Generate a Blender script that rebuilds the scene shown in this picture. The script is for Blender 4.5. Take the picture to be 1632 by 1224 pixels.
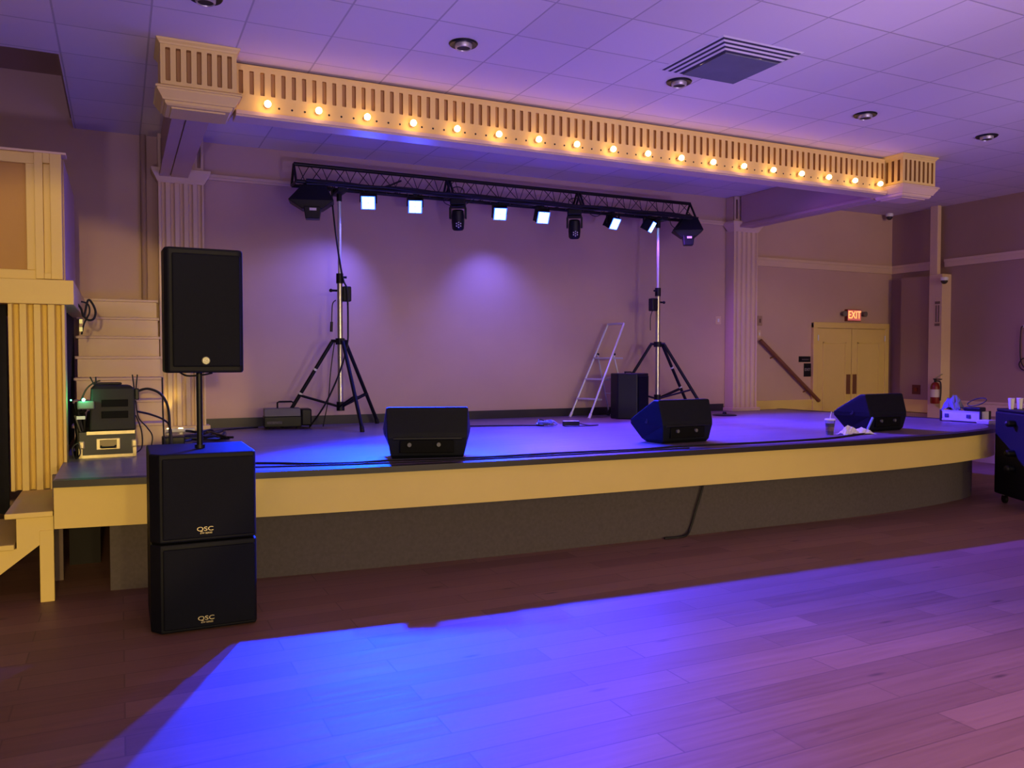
import bpy, bmesh, math, random
from mathutils import Vector, Matrix, Euler
random.seed(7)
PI = math.pi
for o in list(bpy.data.objects): bpy.data.objects.remove(o, do_unlink=True)
sc = bpy.context.scene
COL = sc.collection

# ------------------------------------------------------------ camera, world, lights
YAW, PITCH, FPX = 0.446365, -0.030641, 1305.70
cam = bpy.data.cameras.new('camera'); co = bpy.data.objects.new('camera', cam); COL.objects.link(co)
cam.sensor_fit = 'HORIZONTAL'; cam.sensor_width = 36.0; cam.lens = FPX * 36.0 / 1632.0
cam.clip_start = 0.05; cam.clip_end = 100
_f = Vector((math.sin(YAW) * math.cos(PITCH), math.cos(YAW) * math.cos(PITCH), math.sin(PITCH)))
_r = Vector((math.cos(YAW), -math.sin(YAW), 0)); _u = _r.cross(_f)
M = Matrix((_r, _u, -_f)).transposed().to_4x4(); M.translation = Vector((0, 0, 1.55))
co.matrix_world = M; sc.camera = co

w = bpy.data.worlds.new('world'); sc.world = w; w.use_nodes = True
w.node_tree.nodes['Background'].inputs[0].default_value = (0.72, 0.50, 0.42, 1)
w.node_tree.nodes['Background'].inputs[1].default_value = 1.7
sc.view_settings.view_transform = 'Standard'; sc.view_settings.look = 'None'
sc.view_settings.gamma = 1.0; sc.view_settings.use_curve_mapping = False
sc.view_settings.exposure = 0.0

def spot(name, loc, target, energy, color, angle, blend=0.3, size=0.05):
    L = bpy.data.lights.new(name, 'SPOT'); L.energy = energy; L.color = color
    L.spot_size = math.radians(angle); L.spot_blend = blend; L.shadow_soft_size = size
    o = bpy.data.objects.new(name, L); COL.objects.link(o); o.location = loc
    o.rotation_euler = (Vector(target) - Vector(loc)).to_track_quat('-Z', 'Y').to_euler()
    return o
def point(name, loc, energy, color, size=0.03):
    L = bpy.data.lights.new(name, 'POINT'); L.energy = energy; L.color = color; L.shadow_soft_size = size
    o = bpy.data.objects.new(name, L); COL.objects.link(o); o.location = loc
    return o
TY = 9.10                                            # depth of the lighting truss
PARX = [2.54, 3.09, 4.16, 4.74, 5.77, 6.34]
# x of fixture -> aim point on the hall floor, watts
PARAIM = [(1.5, 4.9, 0), (2.55, 5.1, 0), (3.6, 6.5, 0), (4.7, 6.5, 0), (6.5, 6.7, 0), (9.0, 6.6, 0)]
PARC = [36, 64, 62, 62, 62, 62]
PARW = [8500, 3600, 2800, 2500, 2500, 2300]
for x, a, e, cn in zip(PARX, PARAIM, PARW, PARC):
    d = (Vector(a) - Vector((x, TY - 0.06, 3.31))).normalized()
    spot('par_lamp', Vector((x, TY - 0.06, 3.31)) + d * 0.07, a, e, (0.0, 0.026, 1.0) if x < 4.5 else (0.04, 0.030, 1.0), cn, 0.6, 0.05)
    spot('par_spill', Vector((x, TY - 0.06, 3.31)) + d * 0.07, a, 300, (0.03, 0.06, 1.0) if x < 4.5 else (0.34, 0.09, 1.0), 118, 0.9, 0.05)
    # leak from the rear vents of the fixture down the wall behind
    if x in (2.54, 4.16): spot('par_rear_leak', (x, TY - 0.05, 3.20), (x + {2.54: -.75, 4.16: .2}.get(x, 0), 9.65, 1.35), {2.54: 115, 4.16: 105}[x], (0.14, 0.12, 1.0), 100, 1.0, 0.06)
# one lit downlight over the dance floor, and unseen warm lamps at the far end of the hall behind the camera
spot('hall_downlight', (3.2, 1.4, 3.88), (3.2, 1.6, 0), 420, (1.0, 0.56, 0.22), 70, 0.7, 0.06)
for x in (-1.0, 2.0, 5.5):
    spot('unseen_warm_spot', (x, -8.0, 2.4), (x + .6, 2.0, 2.4 - 6.0), 720, (1.0, 0.80, 0.28), 65.5, 0.03, 0.3)

spot('unseen_warm_spot', (-0.3, -8.0, 2.15), (-.55, 9.6, 1.15), 2250, (1.0, 0.66, 0.18), 12.2, 0.06, 0.12)  # unseen spot added to warm the stairs, column and left wall
spot('unseen_warm_spot', (7.0, -8.0, 2.6), (11.0, 9.6, 2.2), 1350, (1.0, 0.66, 0.26), 24, 0.8, 0.3)  # unseen spot added to warm the door wall on the right
# violet spots added low behind the camera, out of view, to brighten the ceiling
for x, e in ((-1.2, 700), (2.5, 1000), (5.5, 900), (8.5, 500)):
    spot('added_ceiling_wash', (x, -1.0, 0.35), (x + .5, 3.6, 3.93), e, (0.66, 0.49, 1.0), 54, 0.9, 0.12)

# ------------------------------------------------------------ materials
MATS = {}
def lin(c):
    return tuple(((v / 255.0) / 12.92 if v / 255.0 <= 0.04045 else ((v / 255.0 + 0.055) / 1.055) ** 2.4) for v in c)
def mat(name, rgb, rough=0.6, metal=0.0, var=0.08, scale=6.0, bump=0.0, bscale=60.0, spec=0.5, stretch=(1, 1, 1)):
    if name in MATS: return MATS[name]
    m = bpy.data.materials.new(name); m.use_nodes = True; nt = m.node_tree; N = nt.nodes; Lk = nt.links
    b = N['Principled BSDF']; c = lin(rgb)
    tc = N.new('ShaderNodeTexCoord'); mp = N.new('ShaderNodeMapping'); mp.inputs['Scale'].default_value = stretch
    Lk.new(tc.outputs['Object'], mp.inputs[0])
    nz = N.new('ShaderNodeTexNoise'); nz.inputs['Scale'].default_value = scale; nz.inputs['Detail'].default_value = 4
    Lk.new(mp.outputs[0], nz.inputs['Vector'])
    mx = N.new('ShaderNodeMix'); mx.data_type = 'RGBA'
    mx.inputs['A'].default_value = (*[v * (1 - var * 2) for v in c], 1)
    mx.inputs['B'].default_value = (*[min(1, v * (1 + var * 2)) for v in c], 1)
    Lk.new(nz.outputs['Fac'], mx.inputs['Factor']); Lk.new(mx.outputs['Result'], b.inputs['Base Color'])
    b.inputs['Roughness'].default_value = rough; b.inputs['Metallic'].default_value = metal
    b.inputs['Specular IOR Level'].default_value = spec
    if bump:
        n2 = N.new('ShaderNodeTexNoise'); n2.inputs['Scale'].default_value = bscale; Lk.new(tc.outputs['Object'], n2.inputs['Vector'])
        bp = N.new('ShaderNodeBump'); bp.inputs['Strength'].default_value = bump; bp.inputs['Distance'].default_value = 0.002
        Lk.new(n2.outputs['Fac'], bp.inputs['Height']); Lk.new(bp.outputs[0], b.inputs['Normal'])
    MATS[name] = m; return m
def emis(name, color, strength):
    if name in MATS: return MATS[name]
    m = bpy.data.materials.new(name); m.use_nodes = True; b = m.node_tree.nodes['Principled BSDF']
    b.inputs['Base Color'].default_value = (0.5, 0.5, 0.5, 1)
    b.inputs['Emission Color'].default_value = (*color, 1); b.inputs['Emission Strength'].default_value = strength
    MATS[name] = m; return m
def glassy(name, rgb, rough=0.1, trans=0.8):
    m = mat(name, rgb, rough); m.node_tree.nodes['Principled BSDF'].inputs['Transmission Weight'].default_value = trans
    return m
def plank_mat(name, c1, c2, rough, width, length, contrast=0.5, seam=0.5, spec=0.5, seamw=0.004):
    """wood planks running along X, with seams, per-plank tone and grain"""
    m = bpy.data.materials.new(name); m.use_nodes = True; nt = m.node_tree; N = nt.nodes; Lk = nt.links
    b = N['Principled BSDF']; tc = N.new('ShaderNodeTexCoord')
    br = N.new('ShaderNodeTexBrick'); br.offset = 0.37; br.offset_frequency = 2
    br.inputs['Color1'].default_value = (0, 0, 0, 1); br.inputs['Color2'].default_value = (1, 1, 1, 1)
    br.inputs['Mortar'].default_value = (0.5, 0.5, 0.5, 1); br.inputs['Scale'].default_value = 1.0
    br.inputs['Mortar Size'].default_value = seamw; br.inputs['Mortar Smooth'].default_value = 0.3
    br.inputs['Brick Width'].default_value = length; br.inputs['Row Height'].default_value = width
    Lk.new(tc.outputs['Object'], br.inputs['Vector'])
    sx = N.new('ShaderNodeVectorMath'); sx.operation = 'MULTIPLY'; sx.inputs[1].default_value = (1.2, 26, 1)
    Lk.new(tc.outputs['Object'], sx.inputs[0])
    off = N.new('ShaderNodeVectorMath'); off.operation = 'ADD'; Lk.new(sx.outputs[0], off.inputs[0])
    sc7 = N.new('ShaderNodeVectorMath'); sc7.operation = 'SCALE'; sc7.inputs['Scale'].default_value = 7.0
    Lk.new(br.outputs['Color'], sc7.inputs[0]); Lk.new(sc7.outputs[0], off.inputs[1])
    nz = N.new('ShaderNodeTexNoise'); nz.inputs['Scale'].default_value = 1.6; nz.inputs['Detail'].default_value = 6
    Lk.new(off.outputs[0], nz.inputs['Vector'])
    # dark knots
    kn = N.new('ShaderNodeTexVoronoi'); kn.inputs['Scale'].default_value = 1.0
    kv = N.new('ShaderNodeVectorMath'); kv.operation = 'MULTIPLY'; kv.inputs[1].default_value = (1.3, 5.0, 1)
    Lk.new(tc.outputs['Object'], kv.inputs[0]); Lk.new(kv.outputs[0], kn.inputs['Vector'])
    kr = N.new('ShaderNodeMapRange'); kr.inputs['From Min'].default_value = 0.03; kr.inputs['From Max'].default_value = 0.10
    kr.inputs['To Min'].default_value = 0.45; kr.inputs['To Max'].default_value = 1.0
    Lk.new(kn.outputs['Distance'], kr.inputs['Value'])
    ad = N.new('ShaderNodeMath'); ad.operation = 'MULTIPLY_ADD'; ad.inputs[1].default_value = contrast
    sep = N.new('ShaderNodeSeparateColor'); Lk.new(br.outputs['Color'], sep.inputs[0])
    Lk.new(sep.outputs[0], ad.inputs[0]); 
    m2 = N.new('ShaderNodeMath'); m2.operation = 'MULTIPLY'; m2.inputs[1].default_value = 1 - contrast
    Lk.new(nz.outputs['Fac'], m2.inputs[0]); Lk.new(m2.outputs[0], ad.inputs[2])
    mx = N.new('ShaderNodeMix'); mx.data_type = 'RGBA'; Lk.new(ad.outputs[0], mx.inputs['Factor'])
    mx.inputs['A'].default_value = (*lin(c1), 1); mx.inputs['B'].default_value = (*lin(c2), 1)
    mk = N.new('ShaderNodeMix'); mk.data_type = 'RGBA'; mk.blend_type = 'MULTIPLY'; mk.inputs['Factor'].default_value = 1
    Lk.new(mx.outputs['Result'], mk.inputs['A']); Lk.new(kr.outputs[0], mk.inputs['B'])
    se = N.new('ShaderNodeMix'); se.data_type = 'RGBA'; se.inputs['B'].default_value = (*[v * 0.25 for v in lin(c1)], 1)
    sm = N.new('ShaderNodeMath'); sm.operation = 'MULTIPLY'; sm.inputs[1].default_value = seam
    Lk.new(br.outputs['Fac'], sm.inputs[0]); Lk.new(sm.outputs[0], se.inputs['Factor'])
    Lk.new(mk.outputs['Result'], se.inputs['A']); Lk.new(se.outputs['Result'], b.inputs['Base Color'])
    rr = N.new('ShaderNodeMapRange'); rr.inputs['To Min'].default_value = rough - 0.08; rr.inputs['To Max'].default_value = rough + 0.12
    Lk.new(nz.outputs['Fac'], rr.inputs['Value']); Lk.new(rr.outputs[0], b.inputs['Roughness'])
    b.inputs['Specular IOR Level'].default_value = spec
    bp = N.new('ShaderNodeBump'); bp.inputs['Strength'].default_value = 0.25; bp.inputs['Distance'].default_value = 0.002
    Lk.new(nz.outputs['Fac'], bp.inputs['Height']); Lk.new(bp.outputs[0], b.inputs['Normal'])
    return m
def tile_mat(name, rgb, x0, y0, pitch):
    """square lay-in ceiling tiles with thin seams"""
    m = bpy.data.materials.new(name); m.use_nodes = True; nt = m.node_tree; N = nt.nodes; Lk = nt.links
    b = N['Principled BSDF']; tc = N.new('ShaderNodeTexCoord')
    mp = N.new('ShaderNodeMapping'); mp.inputs['Location'].default_value = (-x0, -y0, 0); Lk.new(tc.outputs['Object'], mp.inputs[0])
    br = N.new('ShaderNodeTexBrick'); br.offset = 0.0
    br.inputs['Color1'].default_value = (0, 0, 0, 1); br.inputs['Color2'].default_value = (1, 1, 1, 1); br.inputs['Mortar'].default_value = (0.5, 0.5, 0.5, 1)
    br.inputs['Scale'].default_value = 1; br.inputs['Mortar Size'].default_value = 0.009; br.inputs['Mortar Smooth'].default_value = 0.6
    br.inputs['Brick Width'].default_value = pitch; br.inputs['Row Height'].default_value = pitch
    Lk.new(mp.outputs[0], br.inputs['Vector'])
    c = lin(rgb); mx = N.new('ShaderNodeMix'); mx.data_type = 'RGBA'
    mx.inputs['A'].default_value = (*[v * 0.92 for v in c], 1); mx.inputs['B'].default_value = (*c, 1)
    Lk.new(br.outputs['Color'], mx.inputs['Factor'])
    nz = N.new('ShaderNodeTexNoise'); nz.inputs['Scale'].default_value = 90; Lk.new(tc.outputs['Object'], nz.inputs['Vector'])
    se = N.new('ShaderNodeMix'); se.data_type = 'RGBA'; se.inputs['B'].default_value = (*[v * 0.6 for v in c], 1)
    Lk.new(br.outputs['Fac'], se.inputs['Factor']); Lk.new(mx.outputs['Result'], se.inputs['A'])
    Lk.new(se.outputs['Result'], b.inputs['Base Color']); b.inputs['Roughness'].default_value = 0.85
    ma = N.new('ShaderNodeMath'); ma.operation = 'MULTIPLY_ADD'; ma.inputs[1].default_value = -2.0
    Lk.new(br.outputs['Fac'], ma.inputs[0]); Lk.new(nz.outputs['Fac'], ma.inputs[2])
    bp = N.new('ShaderNodeBump'); bp.inputs['Strength'].default_value = 0.3; bp.inputs['Distance'].default_value = 0.003
    Lk.new(ma.outputs[0], bp.inputs['Height']); Lk.new(bp.outputs[0], b.inputs['Normal'])
    return m

CREAM = mat('cream_paint', (222, 196, 116), 0.55, var=0.03, scale=3, bump=0.15)
TRIM = mat('ivory_trim_paint', (212, 186, 158), 0.5, var=0.03, scale=3)
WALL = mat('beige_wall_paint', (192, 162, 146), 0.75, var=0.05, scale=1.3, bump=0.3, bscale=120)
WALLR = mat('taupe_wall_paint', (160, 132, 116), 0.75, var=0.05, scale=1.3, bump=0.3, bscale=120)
CARPET = mat('grey_carpet', (86, 78, 82), 0.95, var=0.12, scale=40, bump=0.8, bscale=300)
BLACK = mat('black_plastic', (11, 13, 24), 0.45, var=0.1, spec=0.3)
BLACKT = mat('black_textured_paint', (10, 13, 26), 0.6, var=0.15, scale=30, bump=0.6, bscale=260, spec=0.22)
GRILLE = mat('black_steel_grille', (9, 12, 27), 0.65, 0.0, var=0.25, scale=240, bump=0.8, bscale=500, spec=0.15)
CABLE = mat('black_rubber_cable', (13, 13, 17), 0.5, var=0.05)
DARKBASE = mat('charcoal_vinyl_base', (40, 36, 42), 0.5, var=0.05)
STEEL = mat('brushed_steel', (190, 188, 182), 0.28, 0.9, var=0.05, stretch=(1, 1, 0.1))
ALU = mat('matte_aluminium', (205, 208, 214), 0.42, 0.6, var=0.04)
ALUD = mat('worn_aluminium_edge', (188, 176, 140), 0.4, 0.6, var=0.1, scale=30)
TRUSSM = mat('black_powder_coated_truss', (16, 16, 20), 0.45, 0.3, var=0.05)
WHITE = mat('white_plastic', (222, 222, 222), 0.5, var=0.03)
BRASS = mat('brushed_brass', (150, 110, 80), 0.4, 0.7, var=0.08)
WOOD = mat('stained_handrail_wood', (120, 76, 50), 0.45, var=0.15, stretch=(1, 1, 8))
CURTAIN = mat('navy_black_drape', (20, 20, 34), 0.9, var=0.2, scale=20)
RED = mat('red_enamel', (120, 28, 20), 0.35, var=0.05)
LOGO = mat('pale_gold_badge', (214, 200, 150), 0.4, 0.2, var=0.02)
DARKHOLE = mat('dark_socket_hole', (24, 18, 14), 0.7)
SLOT = mat('darkened_cream_paint', (182, 140, 74), 0.65, var=0.04, scale=4)  # darker cream: slot shade put into the colour, also the parapet panel
FLOORM = plank_mat('walnut_vinyl_plank', (98, 66, 58), (150, 112, 100), 0.50, 0.184, 1.22, 0.38, 0.4, 0.35)
STAGEM = plank_mat('dark_stage_board', (98, 82, 90), (130, 112, 120), 0.36, 0.09, 2.2, 0.25, 0.35, 0.5, 0.003)
CEIL = tile_mat('white_ceiling_tile', (214, 200, 204), 0.8356, 6.10, 0.6096)

# ------------------------------------------------------------ mesh builder
class MB:
    def __init__(s): s.bm = bmesh.new(); s.mi = 0
    def _f(s, vs):
        try:
            f = s.bm.faces.new(vs); f.material_index = s.mi; return f
        except ValueError: return None
    def box(s, x0, x1, y0, y1, z0, z1, mtx=None):
        P = [Vector((x, y, z)) for z in (z0, z1) for y in (y0, y1) for x in (x0, x1)]
        if mtx: P = [mtx @ p for p in P]
        v = [s.bm.verts.new(p) for p in P]
        for a in ((0, 2, 3, 1), (4, 5, 7, 6), (0, 1, 5, 4), (2, 6, 7, 3), (0, 4, 6, 2), (1, 3, 7, 5)): s._f([v[i] for i in a])
        return s
    def loft(s, rings, cap=True, closed=False):
        R = [[s.bm.verts.new(p) for p in r] for r in rings]; n = len(R[0])
        pairs = list(zip(R, R[1:])) + ([(R[-1], R[0])] if closed else [])
        for a, b in pairs:
            for i in range(n): s._f([a[i], a[(i + 1) % n], b[(i + 1) % n], b[i]])
        if cap and not closed: s._f(R[0][::-1]); s._f(R[-1])
        return s
    def prism(s, poly, a, b, axis='z'):
        if axis == 'z': g = lambda p, t: (p[0], p[1], t)
        elif axis == 'x': g = lambda p, t: (t, p[0], p[1])
        else: g = lambda p, t: (p[0], t, p[1])
        return s.loft([[g(p, a) for p in poly], [g(p, b) for p in poly]])
    def cyl(s, p0, p1, r, r2=None, n=14):
        p0 = Vector(p0); p1 = Vector(p1); r2 = r if r2 is None else r2
        q = (p1 - p0).to_track_quat('Z', 'Y')
        ring = lambda c, rr: [c + q @ Vector((rr * math.cos(2 * PI * i / n), rr * math.sin(2 * PI * i / n), 0)) for i in range(n)]
        return s.loft([ring(p0, r), ring(p1, r2)])
    def lathe(s, c, prof, n=20, axis=(0, 0, 1)):
        c = Vector(c); q = Vector(axis).to_track_quat('Z', 'Y')
        return s.loft([[c + q @ Vector((r * math.cos(2 * PI * i / n), r * math.sin(2 * PI * i / n), h)) for i in range(n)] for r, h in prof])
    def tube(s, pts, r, n=8, smooth=0):
        pts = [Vector(p) for p in pts]
        if smooth:
            out = []
            for i in range(len(pts) - 1):
                p0 = pts[max(i - 1, 0)]; p1 = pts[i]; p2 = pts[i + 1]; p3 = pts[min(i + 2, len(pts) - 1)]
                for k in range(smooth):
                    t = k / smooth
                    out.append(0.5 * ((2 * p1) + (-p0 + p2) * t + (2 * p0 - 5 * p1 + 4 * p2 - p3) * t * t + (-p0 + 3 * p1 - 3 * p2 + p3) * t ** 3))
            out.append(pts[-1]); pts = out
        rings = []; up = None
        for i, p in enumerate(pts):
            d = (pts[min(i + 1, len(pts) - 1)] - pts[max(i - 1, 0)])
            if d.length < 1e-7: d = Vector((0, 0, 1))
            d.normalize()
            if up is None:
                up = d.cross(Vector((0, 0, 1)))
                if up.length < 1e-3: up = d.cross(Vector((1, 0, 0)))
            up = (up - d * up.dot(d))
            if up.length < 1e-5: up = d.orthogonal()
            up.normalize(); v = d.cross(up)
            rings.append([p + up * r * math.cos(2 * PI * k / n) + v * r * math.sin(2 * PI * k / n) for k in range(n)])
        return s.loft(rings)
    def sphere(s, c, r, sc3=(1, 1, 1), nu=14, nv=9):
        c = Vector(c)
        prof = [(max(1e-4, math.sin(PI * k / nv)), -math.cos(PI * k / nv)) for k in range(nv + 1)]
        return s.loft([[c + Vector((r * sc3[0] * a * math.cos(2 * PI * i / nu), r * sc3[1] * a * math.sin(2 * PI * i / nu), r * sc3[2] * h)) for i in range(nu)] for a, h in prof])
    def build(s, name, m, parent=None, bevel=0, smooth=False, seg=2, mats=None, org=None):
        """org: world point subtracted from the vertices (parts given in world coordinates)"""
        me = bpy.data.meshes.new(name)
        bmesh.ops.recalc_face_normals(s.bm, faces=s.bm.faces)
        if org is None and parent is None: org = None
        if org is not None: bmesh.ops.translate(s.bm, verts=s.bm.verts, vec=-Vector(org))
        s.bm.to_mesh(me); s.bm.free()
        for x in (mats or [m]): me.materials.append(x)
        o = bpy.data.objects.new(name, me); COL.objects.link(o)
        if parent is not None: o.parent = parent
        elif org is not None: o.location = org
        if smooth:
            for p in me.polygons: p.use_smooth = True
            try: me.set_sharp_from_angle(angle=math.radians(38))
            except Exception: pass
        if bevel:
            b = o.modifiers.new('bevel', 'BEVEL'); b.width = bevel; b.segments = seg; b.limit_method = 'ANGLE'; b.angle_limit = math.radians(40)
        return o
def tag(o, label=None, cat=None, group=None, kind=None):
    if label: o['label'] = label
    if cat: o['category'] = cat
    if group: o['group'] = group
    if kind: o['kind'] = kind
    return o
def thing(name, label, cat, loc=(0, 0, 0), rz=0.0, group=None):
    o = bpy.data.objects.new(name, None); COL.objects.link(o); o.location = loc; o.rotation_euler = (0, 0, rz)
    o.empty_display_size = 0.1
    return tag(o, label, cat, group)
def copy_tree(o, parent=None):
    c = o.copy(); COL.objects.link(c)
    if parent is not None: c.parent = parent
    for ch in [x for x in bpy.data.objects if x.parent == o]: copy_tree(ch, c)
    return c
def text(name, s, size, m, parent, loc, rot, depth=0.002, label=None, xs=1.0):
    cu = bpy.data.curves.new(name, 'FONT'); cu.body = s; cu.size = size; cu.align_x = 'CENTER'; cu.align_y = 'CENTER'; cu.extrude = depth
    cu.offset = size * 0.004
    t = bpy.data.objects.new(name + '_t', cu); COL.objects.link(t)
    me = bpy.data.meshes.new_from_object(t.evaluated_get(bpy.context.evaluated_depsgraph_get()))
    bpy.data.objects.remove(t, do_unlink=True)
    me.materials.clear(); me.materials.append(m)
    o = bpy.data.objects.new(name, me); COL.objects.link(o); o.parent = parent; o.location = loc; o.rotation_euler = rot; o.scale = (xs, 1, 1)
    if label: o['label'] = label
    return o
def struct(o): o['kind'] = 'structure'; return o
FRONT = (PI / 2, 0, 0)        # text facing -Y

# ------------------------------------------------------------ shell
ZC, YW, XR, ZS = 3.93, 9.65, 11.65, 0.78
struct(MB().box(-4.0, XR + .1, -4.0, YW + .1, -0.1, 0).build('floor', FLOORM))
VX, VY, VR = 4.43, 5.225, .40
c = MB()
c.box(-0.40, VX - VR, -4.0, YW + .1, ZC, ZC + .1); c.box(VX + VR, XR + .1, -4.0, YW + .1, ZC, ZC + .1); c.box(VX - VR, VX + VR, -4.0, VY - VR, ZC, ZC + .1); c.box(VX - VR, VX + VR, VY + VR, YW + .1, ZC, ZC + .1)
c.box(-4.0, -0.40, -4.0, 7.37, ZC, ZC + .1)
struct(c.build('ceiling', CEIL))
# raised dark pocket of the ceiling over the left side bay
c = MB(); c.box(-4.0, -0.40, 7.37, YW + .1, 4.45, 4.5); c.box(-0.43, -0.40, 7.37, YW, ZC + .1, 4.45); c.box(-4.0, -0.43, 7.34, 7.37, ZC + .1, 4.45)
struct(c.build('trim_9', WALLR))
struct(MB().box(-4.1, XR + .1, YW, YW + .1, 0, 4.45).build('wall_back', WALL))
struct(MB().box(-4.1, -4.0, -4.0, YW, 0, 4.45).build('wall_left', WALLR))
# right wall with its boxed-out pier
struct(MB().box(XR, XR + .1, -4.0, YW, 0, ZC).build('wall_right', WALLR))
t = thing('wall_pier', 'boxed-out pier on the right wall beside the double door', 'pier', (11.58, 9.05, 0)); t['kind'] = 'structure'
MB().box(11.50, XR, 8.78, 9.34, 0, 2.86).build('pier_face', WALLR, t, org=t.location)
MB().box(11.44, XR, 8.56, 8.78, 0, 2.86).build('corner_post', TRIM, t, org=t.location)
MB().box(11.46, 11.54, 8.66, 8.80, 2.86, ZC).build('duct', TRIM, t, bevel=.012, org=t.location)
for nm, a in (('trim_1', (8.6, XR, YW - .03, YW, 2.96, 3.09)), ('trim_2', (XR - .03, XR, 8.80, YW - .03, 2.96, 3.09)), ('trim_3', (XR - .03, XR, 0, 8.66, 2.98, 3.10))):
    b = MB().box(*a); z0, z1 = a[4], a[5]
    if nm == 'trim_1': b.box(a[0], a[1], a[2] - .015, a[2], z1 - .04, z1)
    else: b.box(a[0] - .015, a[0], a[2], a[3], z1 - .04, z1)
    struct(b.build(nm, TRIM))
struct(MB().box(.88, 8.12, YW - .035, YW, 3.52, 3.56).box(.88, 8.12, YW - .055, YW, 3.545, 3.575).build('trim_4', TRIM))
struct(MB().box(8.62, 9.86, YW - .025, YW, .70, .90).box(8.62, 9.86, YW - .04, YW, .88, .91).build('baseboard_back', CREAM))
struct(MB().box(XR - .025, XR, 0, 8.56, .70, .90).box(XR - .04, XR, 0, 8.56, .88, .91).build('baseboard_right', TRIM))
struct(MB().box(11.475, 11.50, 8.78, 9.36, .70, .90).build('trim_5', CREAM))
struct(MB().box(.84, 8.10, YW - .02, YW, ZS, ZS + .105).build('baseboard_stage', DARKBASE))
struct(MB().cyl((.25, YW - .035, 2.18), (.25, YW - .035, ZC), .03).build('trim_6', WALLR, smooth=True))

# ------------------------------------------------------------ double door
t = thing('door_1', 'cream double door under the red exit sign', 'door', (10.70, YW, 0)); t['kind'] = 'structure'
f = MB(); f.box(9.86, 9.95, YW - .05, YW, 0, 2.12); f.box(11.46, 11.55, YW - .05, YW, 0, 2.12); f.box(9.86, 11.55, YW - .055, YW, 2.04, 2.13)
f.build('door_frame', CREAM, t, bevel=.006, org=t.location)
for x0, x1 in ((9.95, 10.70), (10.71, 11.46)):
    d = MB(); d.box(x0, x1, YW - .035, YW - .005, 0.005, 2.035)
    xm0, xm1 = x0 + .12, x1 - .12
    for z0, z1 in ((.22, 1.82),):
        for q in ((xm0, xm1, z0, z0 + .025), (xm0, xm1, z1 - .025, z1), (xm0, xm0 + .025, z0, z1), (xm1 - .025, xm1, z0, z1)):
            d.box(q[0], q[1], YW - .045, YW - .035, q[2], q[3])
    lf = d.build('door_leaf', CREAM, t, bevel=.003, org=t.location)
    hx = x1 - .11 if x0 < 10 else x0 + .02
    MB().box(hx, hx + .09, YW - .042, YW - .034, .98, 1.30).build('push_plate', BRASS, lf, bevel=.002, org=t.location)
    hh = x0 + .0 if x0 < 10 else x1 - .02
    MB().cyl((hh + .01, YW - .05, 1.84), (hh + .01, YW - .05, 1.93), .010).build('hinge', ALU, lf, smooth=True, org=t.location)

# exit sign with emergency heads
t = thing('exit_sign', 'lit red EXIT sign with two small lamp heads above double door', 'exit sign', (10.73, YW, 2.16))
MB().box(-.155, .155, -.06, 0, 0, .19).build('housing', RED, t, bevel=.006)
MB().box(-.145, .145, -.064, -.06, .01, .18).build('face_plate', emis('red_sign_glow', (1.0, .030, .004), .36), t)
text('lettering', 'EXIT', .17, emis('orange_letter_glow', (1.0, .30, .06), 2.0), t, (0, -.066, .095), FRONT, .002, xs=.82)
for s in (-1, 1):
    b = MB(); b.cyl((s * .16, -.03, .12), (s * .22, -.05, .12), .012); b.cyl((s * .22, -.02, .12), (s * .23, -.09, .115), .035, .045)
    b.build('emergency_head', mat('grey_plastic', (110, 104, 100), .5), t, smooth=True)
# wall signs beside the door
t = thing('wall_sign', 'small black rectangular sign, upper of the pair left of the doors', 'sign', (9.72, YW, 1.50))
MB().box(-.12, .12, -.008, 0, 0, .09).build('plate', BLACK, t)
MB().box(-.06, .08, -.0095, -.008, .03, .05).build('faded_lettering', mat('dull_grey_print', (80, 70, 76), .6), t)
t = thing('wall_sign', 'small black rounded EXIT sign, lower of the pair left of the doors', 'sign', (9.78, YW, 1.36))
MB().box(-.075, .075, -.008, 0, -.09, .12).build('plate', BLACK, t, bevel=.02)
text('lettering', 'EXIT', .06, mat('pale_print', (150, 145, 150), .6), t, (0, -.0095, .02), FRONT, .001)
# handrail
t = thing('handrail', 'sloping brown wooden handrail on the wall left of the doors', 'handrail', (9.3, YW, 0))
d = MB(); d.tube([(8.76, YW - .07, 1.83), (9.2, YW - .07, 1.487), (9.6, YW - .07, 1.174), (9.97, YW - .07, .885)], .028, 10)
d.build('rail', WOOD, t, smooth=True, org=t.location)
for x, z in ((9.02, 1.61), (9.70, 1.08)):
    MB().cyl((x, YW, z - .05), (x, YW - .07, z - .03), .010).build('bracket', BRASS, t, smooth=True, org=t.location)
# switches, boxes
def plate(name, label, cat, loc, sx, sz, m, face='y', inner=None):
    t = thing(name, label, cat, loc)
    if face == 'y':
        MB().box(-sx / 2, sx / 2, -.008, 0, -sz / 2, sz / 2).build('cover_plate', m, t, bevel=.002)
        if inner: MB().box(-sx / 6, sx / 6, -.014, -.008, -sz / 5, sz / 5).build('toggle', inner, t, bevel=.001)
    else:
        MB().box(-.008, 0, -sx / 2, sx / 2, -sz / 2, sz / 2).build('cover_plate', m, t, bevel=.002)
        if inner: MB().box(-.02, -.008, -sx / 6, sx / 6, -sz / 5, sz / 5).build('toggle', inner, t, bevel=.001)
    return t
plate('light_switch', 'pale switch plate on the stage back wall near right pilaster', 'light switch', (8.0, YW, 2.12), .10, .12, TRIM, 'y', WHITE)
plate('thermostat', 'brown wall control just right of the right pilaster, above pale switch', 'thermostat', (8.80, YW, 2.13), .09, .15, WALLR, 'y', mat('brown_plastic', (96, 66, 54), .5))
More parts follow.
